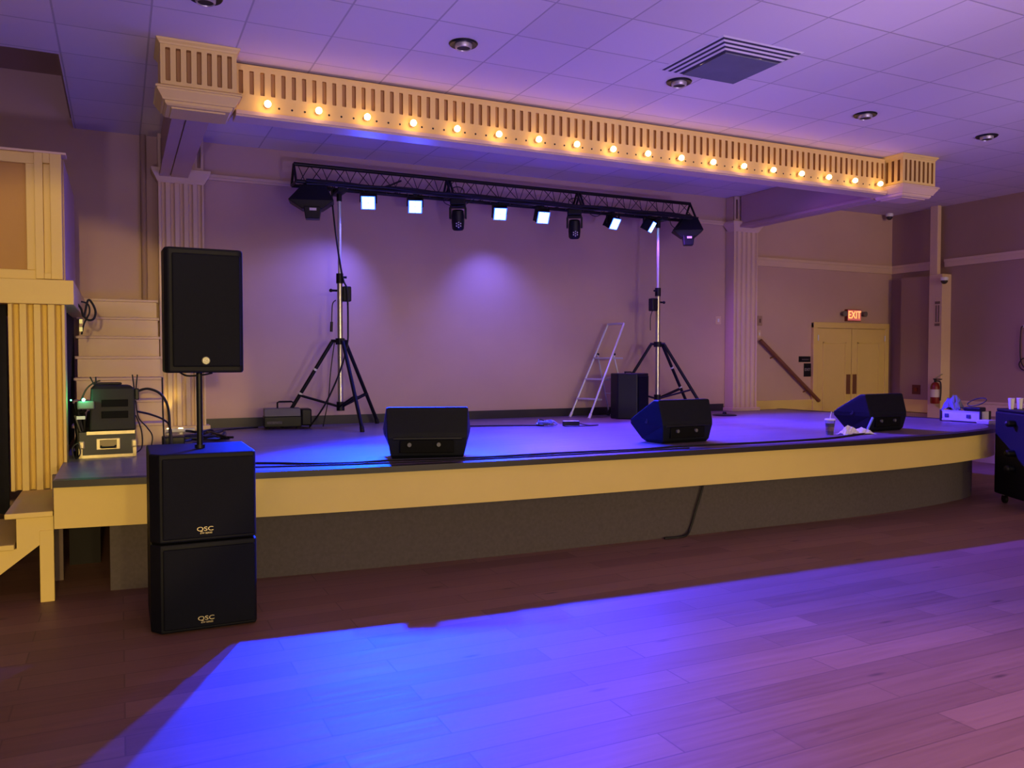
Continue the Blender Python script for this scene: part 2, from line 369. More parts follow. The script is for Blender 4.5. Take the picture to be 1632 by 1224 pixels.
plate('light_switch', 'pale switch plate just right of the right pilaster, above the handrail', 'light switch', (8.79, YW, 1.93), .06, .11, TRIM, 'y', WHITE)
plate('alarm_box', 'dark red square box on the wall pier right of the doors', 'alarm box', (11.50, 9.03, 1.06), .15, .15, mat('dark_red_plastic', (96, 34, 30), .5), 'x', RED)
t = thing('conduit_fitting', 'grey wire fitting with two clips on the white corner post', 'conduit', (11.44, 8.63, 2.25))
b = MB(); b.box(-.01, 0, -.03, -.015, -.13, .13); b.box(-.01, 0, .015, .03, -.13, .13)
b.build('wire', mat('taupe_plastic', (116, 96, 86), .6), t)
for z in (-.17, .17): MB().box(-.012, 0, -.04, .04, z - .02, z + .02).build('clip', mat('taupe_plastic', (116, 96, 86), .6), t)
def seccam(loc, label):
    t = thing('security_camera', label, 'security camera', loc)
    MB().lathe((0, 0, 0), [(.001, .0), (.055, 0), (.06, -.03), (.05, -.05)], 18).build('mount', WHITE, t, smooth=True)
    MB().sphere((0, 0, -.055), .05).build('dome', mat('smoked_dome', (50, 45, 45), .15), t, smooth=True)
    return t
seccam((11.42, 9.52, ZC), 'small white dome camera under the ceiling in the right corner')
seccam((11.41, 8.50, 2.80), 'small white camera near top of the white corner post')
t = thing('hanging_cable', 'thin dark cable hanging with a loop on the right wall', 'cable', (XR - .02, 7.4, 1.4))
MB().tube([(0, 0, .62), (0, .04, .58), (0, .05, .3), (0, .03, .1), (0, -.05, 0), (0, -.12, .06), (0, -.1, .15), (0, .0, .16), (0, .06, .08), (0, .02, 0), (0, -.1, -.02)], .007, smooth=6).build('cable_run', CABLE, t, smooth=True)
MB().box(-.004, .02, -.012, .012, .60, .63).build('wall_clip', WHITE, t)
# fire extinguisher
t = thing('fire_extinguisher', 'red fire extinguisher hung on the white corner post', 'fire extinguisher', (11.36, 8.59, .86))
MB().lathe((0, 0, 0), [(.001, 0), (.06, 0), (.068, .02), (.068, .26), (.05, .31), (.025, .33)], 20).build('cylinder', RED, t, smooth=True)
MB().lathe((0, 0, 0), [(.0695, .10), (.0695, .22)], 20).build('label_band', mat('pale_label', (200, 190, 180), .6), t, smooth=True)
b = MB(); b.cyl((0, 0, .33), (0, 0, .37), .018); b.box(-.012, .012, -.11, .03, .37, .385); b.build('valve', BLACK, t)
MB().box(-.01, .01, -.14, .0, 0, .012, Matrix.Translation((0, 0, .385)) @ Matrix.Rotation(-.5, 4, 'X')).build('handle', STEEL, t)
MB().tube([(0, -.02, .35), (0, -.09, .33), (0, -.10, .2), (0, -.09, .05)], .010, smooth=5).build('hose', CABLE, t, smooth=True)
MB().box(.0, .085, -.03, .03, .12, .16).build('bracket', BLACK, t)

# ------------------------------------------------------------ stage
def spline(pts, k=6):
    P = [Vector((*p, 0)) for p in pts]; out = []
    for i in range(len(P) - 1):
        p0 = P[max(i - 1, 0)]; p1 = P[i]; p2 = P[i + 1]; p3 = P[min(i + 2, len(P) - 1)]
        for j in range(k):
            t = j / k
            q = 0.5 * ((2 * p1) + (-p0 + p2) * t + (2 * p0 - 5 * p1 + 4 * p2 - p3) * t * t + (-p0 + 3 * p1 - 3 * p2 + p3) * t ** 3)
            out.append((q.x, q.y))
    out.append(pts[-1]); return out
EDGE = spline([(-.39, 5.87), (.30, 5.78), (1.3, 5.67), (2.58, 5.58), (3.9, 5.55), (5.2, 5.53), (6.5, 5.52), (7.5, 5.59), (8.13, 5.69), (8.7, 5.84), (9.1, 6.10), (9.42, 6.50), (9.55, 7.02), (9.45, 7.8), (9.28, 9.0), (9.22, YW - .01)])
def offset(pts, d):
    out = []
    for i, p in enumerate(pts):
        a = Vector(pts[max(i - 1, 0)]); b = Vector(pts[min(i + 1, len(pts) - 1)]); t = (b - a).normalized()
        n = Vector((-t.y, t.x)); q = Vector(p) + n * d; out.append((q.x, min(q.y, YW - .01)))
    return out
def band(b, outer, inner, z0, z1):
    b.loft([[(o[0], o[1], z0), (o[0], o[1], z1), (i[0], i[1], z1), (i[0], i[1], z0)] for o, i in zip(outer, inner)])
t = thing('stage', 'raised stage with curved cream front edge and dark boards', 'stage', (4.5, 7.5, 0))
b = MB(); b.prism([(p[0], p[1]) for p in EDGE] + [(-.39, YW - .01)], ZS - .035, ZS)
b.build('deck', STAGEM, t, org=t.location)
e1 = offset(EDGE, .02); e2 = offset(EDGE, .06)
b = MB(); band(b, e1, e2, .475, ZS - .035); b.build('fascia', CREAM, t, org=t.location)
b = MB(); band(b, offset(EDGE, -.010), offset(EDGE, .085), ZS - .040, ZS + .004); b.build('nosing', mat('dark_nosing', (34, 26, 30), .45), t, org=t.location)
s1 = offset(EDGE, .24); s2 = offset(EDGE, .28)
k = next(i for i, p in enumerate(s1) if p[0] > -.19)
b = MB(); band(b, s1[k:], s2[k:], 0, .50); b.build('skirt', CARPET, t, org=t.location)
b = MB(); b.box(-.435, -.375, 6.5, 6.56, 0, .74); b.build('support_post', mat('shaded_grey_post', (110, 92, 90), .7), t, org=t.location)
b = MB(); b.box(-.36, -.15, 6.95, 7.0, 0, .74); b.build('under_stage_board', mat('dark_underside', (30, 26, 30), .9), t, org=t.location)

# black cable under the stage lip
t = thing('power_cable', 'dark cable hanging down the grey stage skirt', 'cable', (4.5, 5.7, 0))
MB().tube([(4.62, 5.74, .52), (4.60, 5.745, .40), (4.53, 5.75, .2), (4.48, 5.755, .06), (4.40, 5.73, .012), (4.2, 5.74, .010)], .010, smooth=6).build('cable_run', CABLE, t, smooth=True, org=t.location)

# ------------------------------------------------------------ proscenium beam
def slot_panel(b, x0, z0, n, p, H, w, h, zc, y, dep, axis='x', k=5, sgn=1, rr=.35):
    """front skin with n rounded slots; each cell p wide, H tall; slots recessed by dep along +Y (axis x) or along X (axis y)"""
    def P(u, z, d):
        return (u, y + d, z) if axis == 'x' else (y + sgn * d, u, z)
    r = w / 2; e = .4
    cs = lambda v: math.copysign(abs(v) ** e, v)
    for i in range(n):
        cx = x0 + p * (i + .5); zt = zc + h / 2 - r * .5; zb = zc - h / 2 + r * .5
        top = [(cx - r * cs(math.cos(PI * j / k)), zt + r * .5 * cs(math.sin(PI * j / k))) for j in range(k + 1)]
        bot = [(cx + r * cs(math.cos(PI * j / k)), zb - r * .5 * cs(math.sin(PI * j / k))) for j in range(k + 1)]
        rt = [(cx - p / 2 + p * j / k, z0 + H) for j in range(k + 1)]
        rb = [(cx + p / 2 - p * j / k, z0) for j in range(k + 1)]
        O = top + bot; Rr = rt + rb; m = len(O)
        vo = [b.bm.verts.new(P(u, z, 0)) for u, z in O]; vr = [b.bm.verts.new(P(u, z, 0)) for u, z in Rr]
        vi = [b.bm.verts.new(P(u, z, dep)) for u, z in O]
        b.mi = 0
        for j in range(m):
            q = (j + 1) % m
            b._f([vo[j], vo[q], vr[q], vr[j]])
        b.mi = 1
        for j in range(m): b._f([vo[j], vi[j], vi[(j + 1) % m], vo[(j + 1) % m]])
        b._f(vi)
    b.mi = 0
YF = 6.90
t = thing('proscenium_beam', 'long cream ceiling beam with slotted frieze, carrying the bulbs', 'beam', (4.5, YF, 3.5))
n = 88; X0, X1 = .86, 8.19; p = (X1 - X0) / n
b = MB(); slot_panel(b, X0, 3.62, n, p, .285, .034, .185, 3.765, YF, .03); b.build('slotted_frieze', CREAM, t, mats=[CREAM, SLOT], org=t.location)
b = MB(); b.box(X0, X1, YF + .031, YF + .17, 3.55, 3.905); b.box(X0, X1, YF - .004, YF + .031, 3.895, 3.905); b.build('core', CREAM, t, org=t.location)
b = MB(); b.box(X0, X1, YF - .006, YF + .17, 3.53, 3.62)
b.mi = 1
for i in range(18):
    for q in (.1, .204, .308):
        x = 1.097 + .408 * i + q
        if x < X1 - .05: b.cyl((x, YF - .0075, 3.585), (x, YF - .005, 3.585), .009, n=8)
b.build('bulb_raceway', CREAM, t, mats=[CREAM, DARKHOLE], org=t.location)
b = MB(); b.box(X0, X1, YF - .035, YF + .19, 3.50, 3.53); b.box(X0, X1, YF - .02, YF + .18, 3.485, 3.50); b.build('bottom_moulding', TRIM, t, org=t.location)

def rect_loft(b, x0, x1, y0, y1, prof):
    b.loft([[(x0 - e, y0 - e, z), (x1 + e, y0 - e, z), (x1 + e, y1 + e, z), (x0 - e, y1 + e, z)] for z, e in prof])
def end_block(x0, x1, label):
    t = thing('corner_block', label, 'corner block', ((x0 + x1) / 2, YF - .1, 3.45))
    y0, y1 = 6.66, YF + .20
    n = 7; p = (x1 - x0 - .03) / n
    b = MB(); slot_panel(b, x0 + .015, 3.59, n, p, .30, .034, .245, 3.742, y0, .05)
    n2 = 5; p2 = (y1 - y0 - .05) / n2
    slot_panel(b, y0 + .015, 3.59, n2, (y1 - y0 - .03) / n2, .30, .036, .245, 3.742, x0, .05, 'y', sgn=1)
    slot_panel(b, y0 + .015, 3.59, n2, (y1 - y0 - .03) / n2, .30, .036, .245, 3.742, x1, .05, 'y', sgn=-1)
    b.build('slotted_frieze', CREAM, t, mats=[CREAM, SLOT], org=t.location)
    b = MB(); b.box(x0 + .051, x1 - .051, y0 + .051, y1, 3.59, 3.90)
    for xx in (x0, x1 - .016): b.box(xx, xx + .016, y0, y0 + .016, 3.59, 3.90)
    b.build('core', CREAM, t, org=t.location)
    b = MB(); rect_loft(b, x0, x1, y0, y1, [(3.885, 0), (3.89, .006), (3.90, .01), (3.915, .024), (3.928, .028)])
    b.build('cornice', CREAM, t, org=t.location)
    b = MB(); rect_loft(b, x0, x1, y0, y1, [(3.592, .002), (3.585, .02), (3.575, .036), (3.562, .036), (3.560, .026), (3.548, .024), (3.525, .008), (3.500, -.008), (3.486, -.014), (3.484, -.028), (3.466, -.032), (3.452, -.045), (3.450, -.075), (3.440, -.078)])
    b.build('base_moulding', TRIM if x0 > 4 else CREAM, t, org=t.location)
end_block(.30, .84, 'cream slotted block capping the left end of the beam')
end_block(8.20, 8.75, 'cream slotted block capping the right end of the beam')
for x0, x1, lab in ((.42, .67, 'boxed side beam running back from the left corner block'), (8.22, 8.44, 'boxed side beam running back from the right corner block')):
    t = thing('side_beam', lab, 'beam', ((x0 + x1) / 2, 8.2, 3.5))
    MB().box(x0, x1, YF + .20, 9.42, 3.50, ZC - .005).build('casing', WALL, t, org=t.location)
    xm = x0 + .085 if x0 < 4 else x1 - .085
    MB().box(x0 - .02, xm - .006, YF + .20, 9.42, 3.475, 3.51).box(xm + .006, x1 + .012, YF + .20, 9.42, 3.475, 3.51).build('soffit_board', WALL, t, org=t.location)

# bulbs
BULB = emis('warm_bulb_glow', (1.0, .56, .19), 24.0)
def bulb_proto():
    t = thing('light_bulb', '', 'light bulb', (0, 0, 0), 0, 'round bulbs along the beam')
    MB().lathe((0, 0, 0), [(.018, .012), (.021, 0), (.020, -.02), (.014, -.026)], 14, (0, 1, 0)).build('socket', mat('cream_socket', (220, 190, 130), .4), t, smooth=True)
    MB().sphere((0, -.055, .0), .0275, (1, 1.05, 1)).build('glass_globe', BULB, t, smooth=True)
    return t
ORD = 'first second third fourth fifth sixth seventh eighth ninth tenth'.split()
b0 = bulb_proto()
for i in range(18):
    o = b0 if i == 0 else copy_tree(b0)
    o.location = (1.097 + .408 * i, YF - .02, 3.592)
    o['label'] = ('glowing round bulb on the beam, ' + ORD[i] + ' from its left end') if i < 9 else ('glowing round bulb on the beam, ' + ORD[17 - i] + ' from its right end')

# ------------------------------------------------------------ pilasters at the stage back
def flute_plan(x0, x1, yb, yf, n, d=.034, k=4):
    wd = (x1 - x0); p = wd / n; pts = [(x1, yb), (x0, yb), (x0, yf)]
    for i in range(n):
        a = x0 + p * (i + .26); c2 = x0 + p * (i + .80)
        pts += [(a, yf)] + [(a + (c2 - a) * j / k, yf + d * math.sin(PI * j / k) ** .6) for j in range(1, k)] + [(c2, yf)]
    pts.append((x1, yf)); return pts
def pilaster(x0, x1, label, m):
    t = thing('pilaster', label, 'pilaster', ((x0 + x1) / 2, 9.5, ZS))
    MB().prism(flute_plan(x0, x1, YW - .008, 9.46, 5), ZS + .05, 3.44).build('fluted_shaft', m, t, org=t.location)
    b = MB(); rect_loft(b, x0, x1, 9.46, YW - .07, [(3.42, .0), (3.44, .015), (3.47, .03), (3.53, .065), (3.56, .07), (3.565, .0)]); b.build('capital', m, t, org=t.location)
    b = MB(); b.box(x0 - .04, x1 + .04, 9.42, YW - .008, ZS, ZS + .05); b.build('plinth', m, t, bevel=.006, org=t.location)
    b = MB(); n = 5; slot_panel(b, x0, 3.565, n, (x1 - x0) / n, .36, .036, .28, 3.74, 9.46, .03); b.box(x0, x1, 9.492, YW - .008, 3.565, 3.925); b.build('slotted_upper_block', m, t, mats=[m, WALLR], org=t.location)
pilaster(.39, .84, 'fluted pilaster at the left end of the stage back wall', TRIM)
pilaster(8.13, 8.58, 'fluted pilaster at the right end of the stage back wall', TRIM)

# ------------------------------------------------------------ upper staircase (left)
t = thing('staircase', 'cream staircase of seven risers climbing from stage to balcony', 'staircase', (0, 8.0, ZS))
for i in range(7):
    y = 8.0 + .25 * i; z = ZS + .199 * i
    MB().box(-.36, .36, y, min(y + .27, YW - .01), z, z + .199 - .028).build('riser', TRIM, t, org=t.location)
    MB().box(-.385, .375, y - .022, min(y + .27, YW - .01), z + .171, z + .199).build('tread', TRIM, t, bevel=.008, org=t.location)

# ------------------------------------------------------------ balcony and column (left)
t = thing('balcony', 'cream panelled balcony at the far left above the dark drape', 'balcony', (-1.5, 7.5, 1.95))
MB().box(-4.0, -.30, 6.88, 8.95, 1.95, 2.13).build('floor_edge', CREAM, t, bevel=.006, org=t.location)
MB().box(-4.0, -.40, 6.96, 7.02, 2.13, 3.04).build('parapet_panel', SLOT, t, org=t.location)
b = MB(); b.box(-4.0, -.52, 6.925, 6.96, 2.97, 3.05); b.box(-4.0, -.52, 6.925, 6.96, 2.13, 2.20); b.box(-.60, -.535, 6.925, 6.96, 2.20, 2.97); b.build('panel_frame', CREAM, t, bevel=.005, org=t.location)
b = MB(); b.box(-.545, -.49, 6.905, 6.96, 2.135, 3.06); b.box(-.445, -.37, 6.905, 6.96, 2.135, 3.06); b.box(-.49, -.445, 6.905, 6.96, 2.98, 3.06); b.box(-.49, -.445, 6.905, 6.96, 2.135, 2.18); b.box(-.49, -.445, 6.94, 6.96, 2.18, 2.98)
b.build('newel_pilaster', CREAM, t, bevel=.004, org=t.location)
b = MB(); b.box(-4.0, -.34, 6.90, 7.06, 3.05, 3.065); b.build('cap_rail', TRIM, t, org=t.location)
MB().box(-.40, -.36, 7.02, 8.6, 2.13, 3.04).build('side_parapet', WALL, t, org=t.location)
t = thing('fluted_column', 'wide fluted cream column beneath the balcony, left foreground', 'column', (-.54, 6.95, .40))
MB().prism(flute_plan(-.725, -.365, 7.15, 6.93, 4, .055), .585, 1.95).build('fluted_shaft', CREAM, t, org=t.location)
# drape closing the opening under the balcony
t = thing('stage_drape', 'dark navy drape filling the openings beneath the balcony', 'curtain', (-1.5, 7.3, 0))
n = 60; top = []
def drape(pts, z0, z1, m):
    b = MB(); v0 = [b.bm.verts.new((*q, z0)) for q in pts]; v1 = [b.bm.verts.new((*q, z1)) for q in pts]
    for i in range(len(pts) - 1): b._f([v0[i], v0[i + 1], v1[i + 1], v1[i]])
    o = b.build('drape_panel', m, t, smooth=True, org=t.location); s = o.modifiers.new('solid', 'SOLIDIFY'); s.thickness = .01; return o
drape([(-3.9 + 3.15 * i / 90, 7.10 + .03 * math.sin(i * 1.1)) for i in range(91)], .40, 1.95, CURTAIN)
drape([(-.40 - .02 * abs(math.sin(i * .9)), 7.16 + 2.1 * i / 60) for i in range(61)], .80, 1.95, CURTAIN)

# ------------------------------------------------------------ small steps up to the stage (left)
t = thing('stage_steps', 'cream open wooden steps rising to the left end of stage', 'steps', (-1.0, 6.1, 0))
for i, (xa, xb, z) in enumerate(((-.66, -.395, .585), (-.93, -.61, .39), (-1.2, -.88, .195))):
    MB().box(xa, xb, 5.92, 6.93, z - .035, z).build('tread', CREAM, t, bevel=.006, org=t.location)
b = MB(); b.prism([(-.395, .55), (-.60, .55), (-.60, .355), (-.87, .355), (-.87, .16), (-1.15, .16), (-1.15, 0), (-.95, 0), (-.395, .43)][::-1], 5.96, 6.0, 'y'); b.build('stringer', CREAM, t, org=t.location)
MB().box(-.475, -.395, 5.955, 6.03, 0, .46).build('leg', CREAM, t, bevel=.003, org=t.location)

# ------------------------------------------------------------ ceiling fixtures
VM = mat('grey_green_vent_face', (96, 98, 112), .8)
t = thing('air_vent', 'square stepped air diffuser set in the ceiling tiles', 'air vent', (VX, VY, ZC))
def frus(b, s0, z0, s1, z1):
    b.loft([[(-s0, -s0, z0), (s0, -s0, z0), (s0, s0, z0), (-s0, s0, z0)], [(-s1, -s1, z1), (s1, -s1, z1), (s1, s1, z1), (-s1, s1, z1)]], cap=False)
LV = mat('white_vent_blade', (205, 196, 200), .5)
LD = mat('painted_gap_shade', (46, 42, 62), .8)
for k in range(8):      # stepped blades dropping to the centre plate; dark bands paint the shade between blades
    a, c2 = .399 - .0165 * k, .399 - .0165 * (k + 1)
    b = MB(); frus(b, a, -.0075 * k, c2, -.0075 * (k + 1)); b.build('louvre', LD if k % 2 else LV, t)
MB().box(-.262, .262, -.262, .262, -.068, -.058).build('centre_plate', VM, t, bevel=.003)
MB().box(-.42, .42, -.42, .42, .122, .135).build('backing', LV, t)
dl = thing('ceiling_downlight', '', 'downlight', (0, 0, ZC), 0, 'unlit round ceiling fittings in a row')
MB().lathe((0, 0, 0), [(.050, -.001), (.106, -.001), (.110, -.006), (.102, -.016), (.050, -.010)], 28).build('trim_ring', BLACK, dl, smooth=True)
MB().lathe((0, 0, 0), [(.066, -.010), (.064, -.034), (.058, -.042), (.052, -.042), (.046, -.026)], 28).build('baffle', mat('satin_grey', (170, 165, 172), .35, .5), dl, smooth=True)
MB().lathe((0, 0, 0), [(.001, -.012), (.050, -.012), (.050, -.036), (.001, -.036)], 24).build('lamp_face', DARKHOLE, dl, smooth=True)
DLL = ['unlit round ceiling fitting cut by the top of the picture', 'unlit round ceiling fitting above the beam, between left block and vent', 'unlit round ceiling fitting right beside the air vent', 'unlit round ceiling fitting above the right end of the beam', 'unlit round ceiling fitting nearest the right wall']
for i, (x, y) in enumerate(((.54, 5.8), (2.37, 5.8), (4.36, 5.79), (6.58, 5.78), (8.38, 5.77))):
    o = dl if i == 0 else copy_tree(dl)
    o.location = (x, y, ZC); o['label'] = DLL[i]

# ------------------------------------------------------------ truss
t = thing('lighting_truss', 'black triangular lighting truss spanning between the two crank stands', 'truss', (4.4, TY, 3.46))
TX0, TX1 = 1.73, 7.05; ZT, ZB, HW = 3.665, 3.455, .125
def ch(nm, y, z, r): MB().cyl((TX0, y, z), (TX1, y, z), r, n=12).build(nm, TRUSSM, t, smooth=True, org=t.location)
ch('top_chord', TY, ZT, .022); ch('bottom_chord', TY - HW, ZB, .022); ch('bottom_chord', TY + HW, ZB, .022)
def zig(y0, z0, y1, z1, nm, n=40, phase=0):
    pts = []
    for i in range(n + 1):
        x = TX0 + .04 + (TX1 - TX0 - .08) * i / n
        pts.append((x, y0, z0) if (i + phase) % 2 else (x, y1, z1))
    b = MB()
    for a, c2 in zip(pts, pts[1:]): b.cyl(a, c2, .0045, n=5)
    o = b.build(nm, TRUSSM, t, org=t.location)
zig(TY, ZT, TY - HW, ZB, 'lacing'); zig(TY, ZT, TY + HW, ZB, 'lacing', phase=1); zig(TY - HW, ZB, TY + HW, ZB, 'lacing')
for x in (TX0, 3.50, 3.54, 5.27, 5.31, TX1):
    b = MB(); P3 = [(x, TY, ZT), (x, TY - HW, ZB), (x, TY + HW, ZB)]
    for i in range(3): b.cyl(P3[i], P3[(i + 1) % 3], .014, n=8)
    b.build('end_frame', TRUSSM, t, org=t.location)
# cable bundle lying along the truss
t = thing('cable_bundle', 'thick bundle of black cables tied along the lower truss tubes', 'cable', (4.4, TY - .13, 3.44))
for j in range(4):
    pts = [(TX0 + .1 + (TX1 - TX0 - .2) * i / 40, TY - .160 - .012 * (j % 2) + .006 * math.sin(i * 1.3 + j), ZB + .018 - .014 * j + .006 * math.sin(i * .9 + 2 * j)) for i in range(41)]
    MB().tube(pts, .013, 6, smooth=2).build('cable_run', CABLE, t, smooth=True, org=t.location)
for x0, x1, dz in ((1.95, 2.15, .10), (3.4, 3.8, .13), (4.35, 4.7, .05), (5.35, 5.6, .10), (6.6, 6.85, .16)):
    MB().tube([(x0, TY - .14, ZB), (x0 + .02, TY - .16, ZB - dz * .8), ((x0 + x1) / 2, TY - .16, ZB - dz), (x1, TY - .14, ZB - .02)], .005, 6, smooth=6).build('drooping_loop', CABLE, t, smooth=True, org=t.location)
MB().tube([(2.70, TY - .14, ZB + .02), (2.78, TY - .14, ZB + .05), (2.86, TY - .14, ZB + .09), (2.9, TY - .13, ZB + .11)], .012, 6).build('loose_connector', CABLE, t, smooth=True, org=t.location)

# PAR lights
LED = emis('blue_white_led', (.24, .62, 1.0), 7.0)
HALO = emis('blue_halo_glow', (.01, .07, 1.0), 5.0)  # blue halo round the lenses, put in as an emissive plate
def par_light(x, aim, label):
    loc = Vector((x, TY - .06, ZB - .02)); t = thing('par_light', label, 'stage light', loc, 0, 'blue floodlights under the truss')
    piv = Vector((0, 0, -.125))
    d = (Vector(aim) - (loc + piv)).normalized()
    q = d.to_track_quat('Z', 'Y'); Mx = Matrix.Translation(piv) @ q.to_matrix().to_4x4()
    b = MB(); b.box(-.015, .015, -.02, .02, -.02, .05); b.cyl((-.02, 0, .0), (.02, 0, .0), .022, n=10); b.build('clamp', BLACK, t, bevel=.003)
    b = MB(); b.box(-.095, .095, -.014, .014, -.026, -.018)
    for s in (-1, 1): b.box(s * .092 - .004, s * .092 + .004, -.014, .014, -.135, -.02)
    b.build('yoke', BLACK, t)
    b = MB(); b.box(-.08, .08, -.075, .075, -.06, .045, Mx); h = b.build('housing', BLACK, t, bevel=.012)
    b = MB(); b.box(-.082, .082, -.077, .077, -.075, -.06, Mx); b.build('heat_sink', BLACKT, t)
    MB().box(-.078, .078, -.073, .073, .043, .046, Mx).build('painted_halo', HALO, t)
    for sx in (-1, 1):
        for sy in (-1, 1):
            MB().box(sx * .034 - .0315, sx * .034 + .0315, sy * .034 - .0315, sy * .034 + .0315, .044, .050, Mx).build('led_lens', LED, t, bevel=.004)
names = ['blazing blue floodlight, leftmost of six on the truss', 'blazing blue floodlight, second from the left, left of dark moving head', 'blazing blue floodlight just right of the left dark moving head', 'blazing blue floodlight just left of the right dark moving head', 'blazing blue floodlight just right of the right dark moving head', 'blazing blue floodlight, rightmost of six on the truss']
VISAIM = [(.6, 3.2, .6), (1.4, 3.4, .6), (2.9, 3.6, .6), (4.3, 3.8, .6), (7.4, 4.2, .3), (9.6, 5.2, .3)]
for x, a, nm in zip(PARX, VISAIM, names): par_light(x, a, nm)
# moving heads
def moving_head(x, label, rz):
    t = thing('moving_head_light', label, 'stage light', (x, TY - .06, ZB - .015), rz, 'dark moving heads under the truss')
    b = MB(); b.box(-.090, .090, -.08, .08, -.085, 0); b.build('base', BLACK, t, bevel=.014)
    b = MB(); b.box(-.095, .095, -.045, .045, -.115, -.088)
    for s in (-1, 1): b.prism([(-.05, -.11), (.05, -.11), (.035, -.24), (-.035, -.24)], s * .090 - .012, s * .090 + .012, 'x')
    b.build('yoke', BLACK, t, bevel=.006)
    Mx = Matrix.Translation((0, -.01, -.24)) @ Euler((math.radians(14), 0, 0)).to_matrix().to_4x4()
    b = MB(); b.loft([[Mx @ Vector((r * math.cos(2 * PI * i / 20), r * .92 * math.sin(2 * PI * i / 20), z)) for i in range(20)] for r, z in ((.045, .105), (.066, .095), (.074, .04), (.076, -.04), (.070, -.115), (.055, -.135), (.03, -.138))])
    hd = b.build('head', BLACK, t, smooth=True)
    fc = Mx @ Vector((.012, -.066, -.065))
    for k in range(7):
        r = 0 if k == 0 else .028; a = 2 * PI * k / 6
        c0 = fc + Vector((r * math.sin(a), .004, r * math.cos(a)))
        b = MB(); b.cyl(c0, c0 + Vector((0, -.014, 0)), .0085, n=10); b.build('lens', mat('clear_lens', (215, 210, 225), .15, .3), hd, smooth=True)
    MB().tube([(-.06, 0, .0), (-.07, -.02, .10), (0, -.03, .13), (.07, -.02, .09), (.06, 0, .0)], .006, 6, smooth=6).build('safety_cable', CABLE, t, smooth=True)
moving_head(3.62, 'dark moving head light with seven small lenses, left of two', -.45)
moving_head(5.20, 'dark moving head light with seven small lenses, right of two', -.5)
# faceted derby effect lights at the ends
def derby(x, z, label, rz, sc=1.0):
    t = thing('effect_light', label, 'stage light', (x, TY - .08, z), rz, 'faceted effect lights at the truss ends')
    b = MB()
    # kite shaped shell, wide at the middle
    b.loft([[(-.10 * sc, -.09, 0), (.12 * sc, -.09, 0), (.12 * sc, .09, 0), (-.10 * sc, .09, 0)],
            [(-.23 * sc, -.13, -.17), (.20 * sc, -.13, -.17), (.20 * sc, .12, -.17), (-.23 * sc, .12, -.17)],
            [(-.10 * sc, -.12, -.265), (.085 * sc, -.12, -.265), (.085 * sc, .08, -.265), (-.10 * sc, .08, -.265)]])
    b.build('faceted_shell', BLACK, t, bevel=.008)
    b = MB(); b.loft([[(-.085 * sc, -.14, -.24), (.075 * sc, -.14, -.24), (.075 * sc, .05, -.26), (-.085 * sc, .05, -.26)], [(-.07 * sc, -.13, -.37), (.06 * sc, -.13, -.37), (.06 * sc, .0, -.37), (-.07 * sc, .0, -.37)]])
    b.build('lens_snout', BLACK, t, bevel=.008)
    MB().box(-.03 * sc, .035 * sc, -.146, -.139, -.285, -.258).build('white_window', mat('pale_window', (235, 228, 240), .3), t)
    b = MB(); b.box(-.13 * sc, .14 * sc, -.02, .02, .0, .015); b.box(-.02, .02, -.02, .02, .0, .06); b.build('yoke', BLACK, t)
derby(1.92, ZB - .03, 'big faceted black effect light at the left end of truss', -.25, 1.12)
derby(6.96, ZB - .01, 'big faceted black effect light at the right end of truss', -.55, .95)

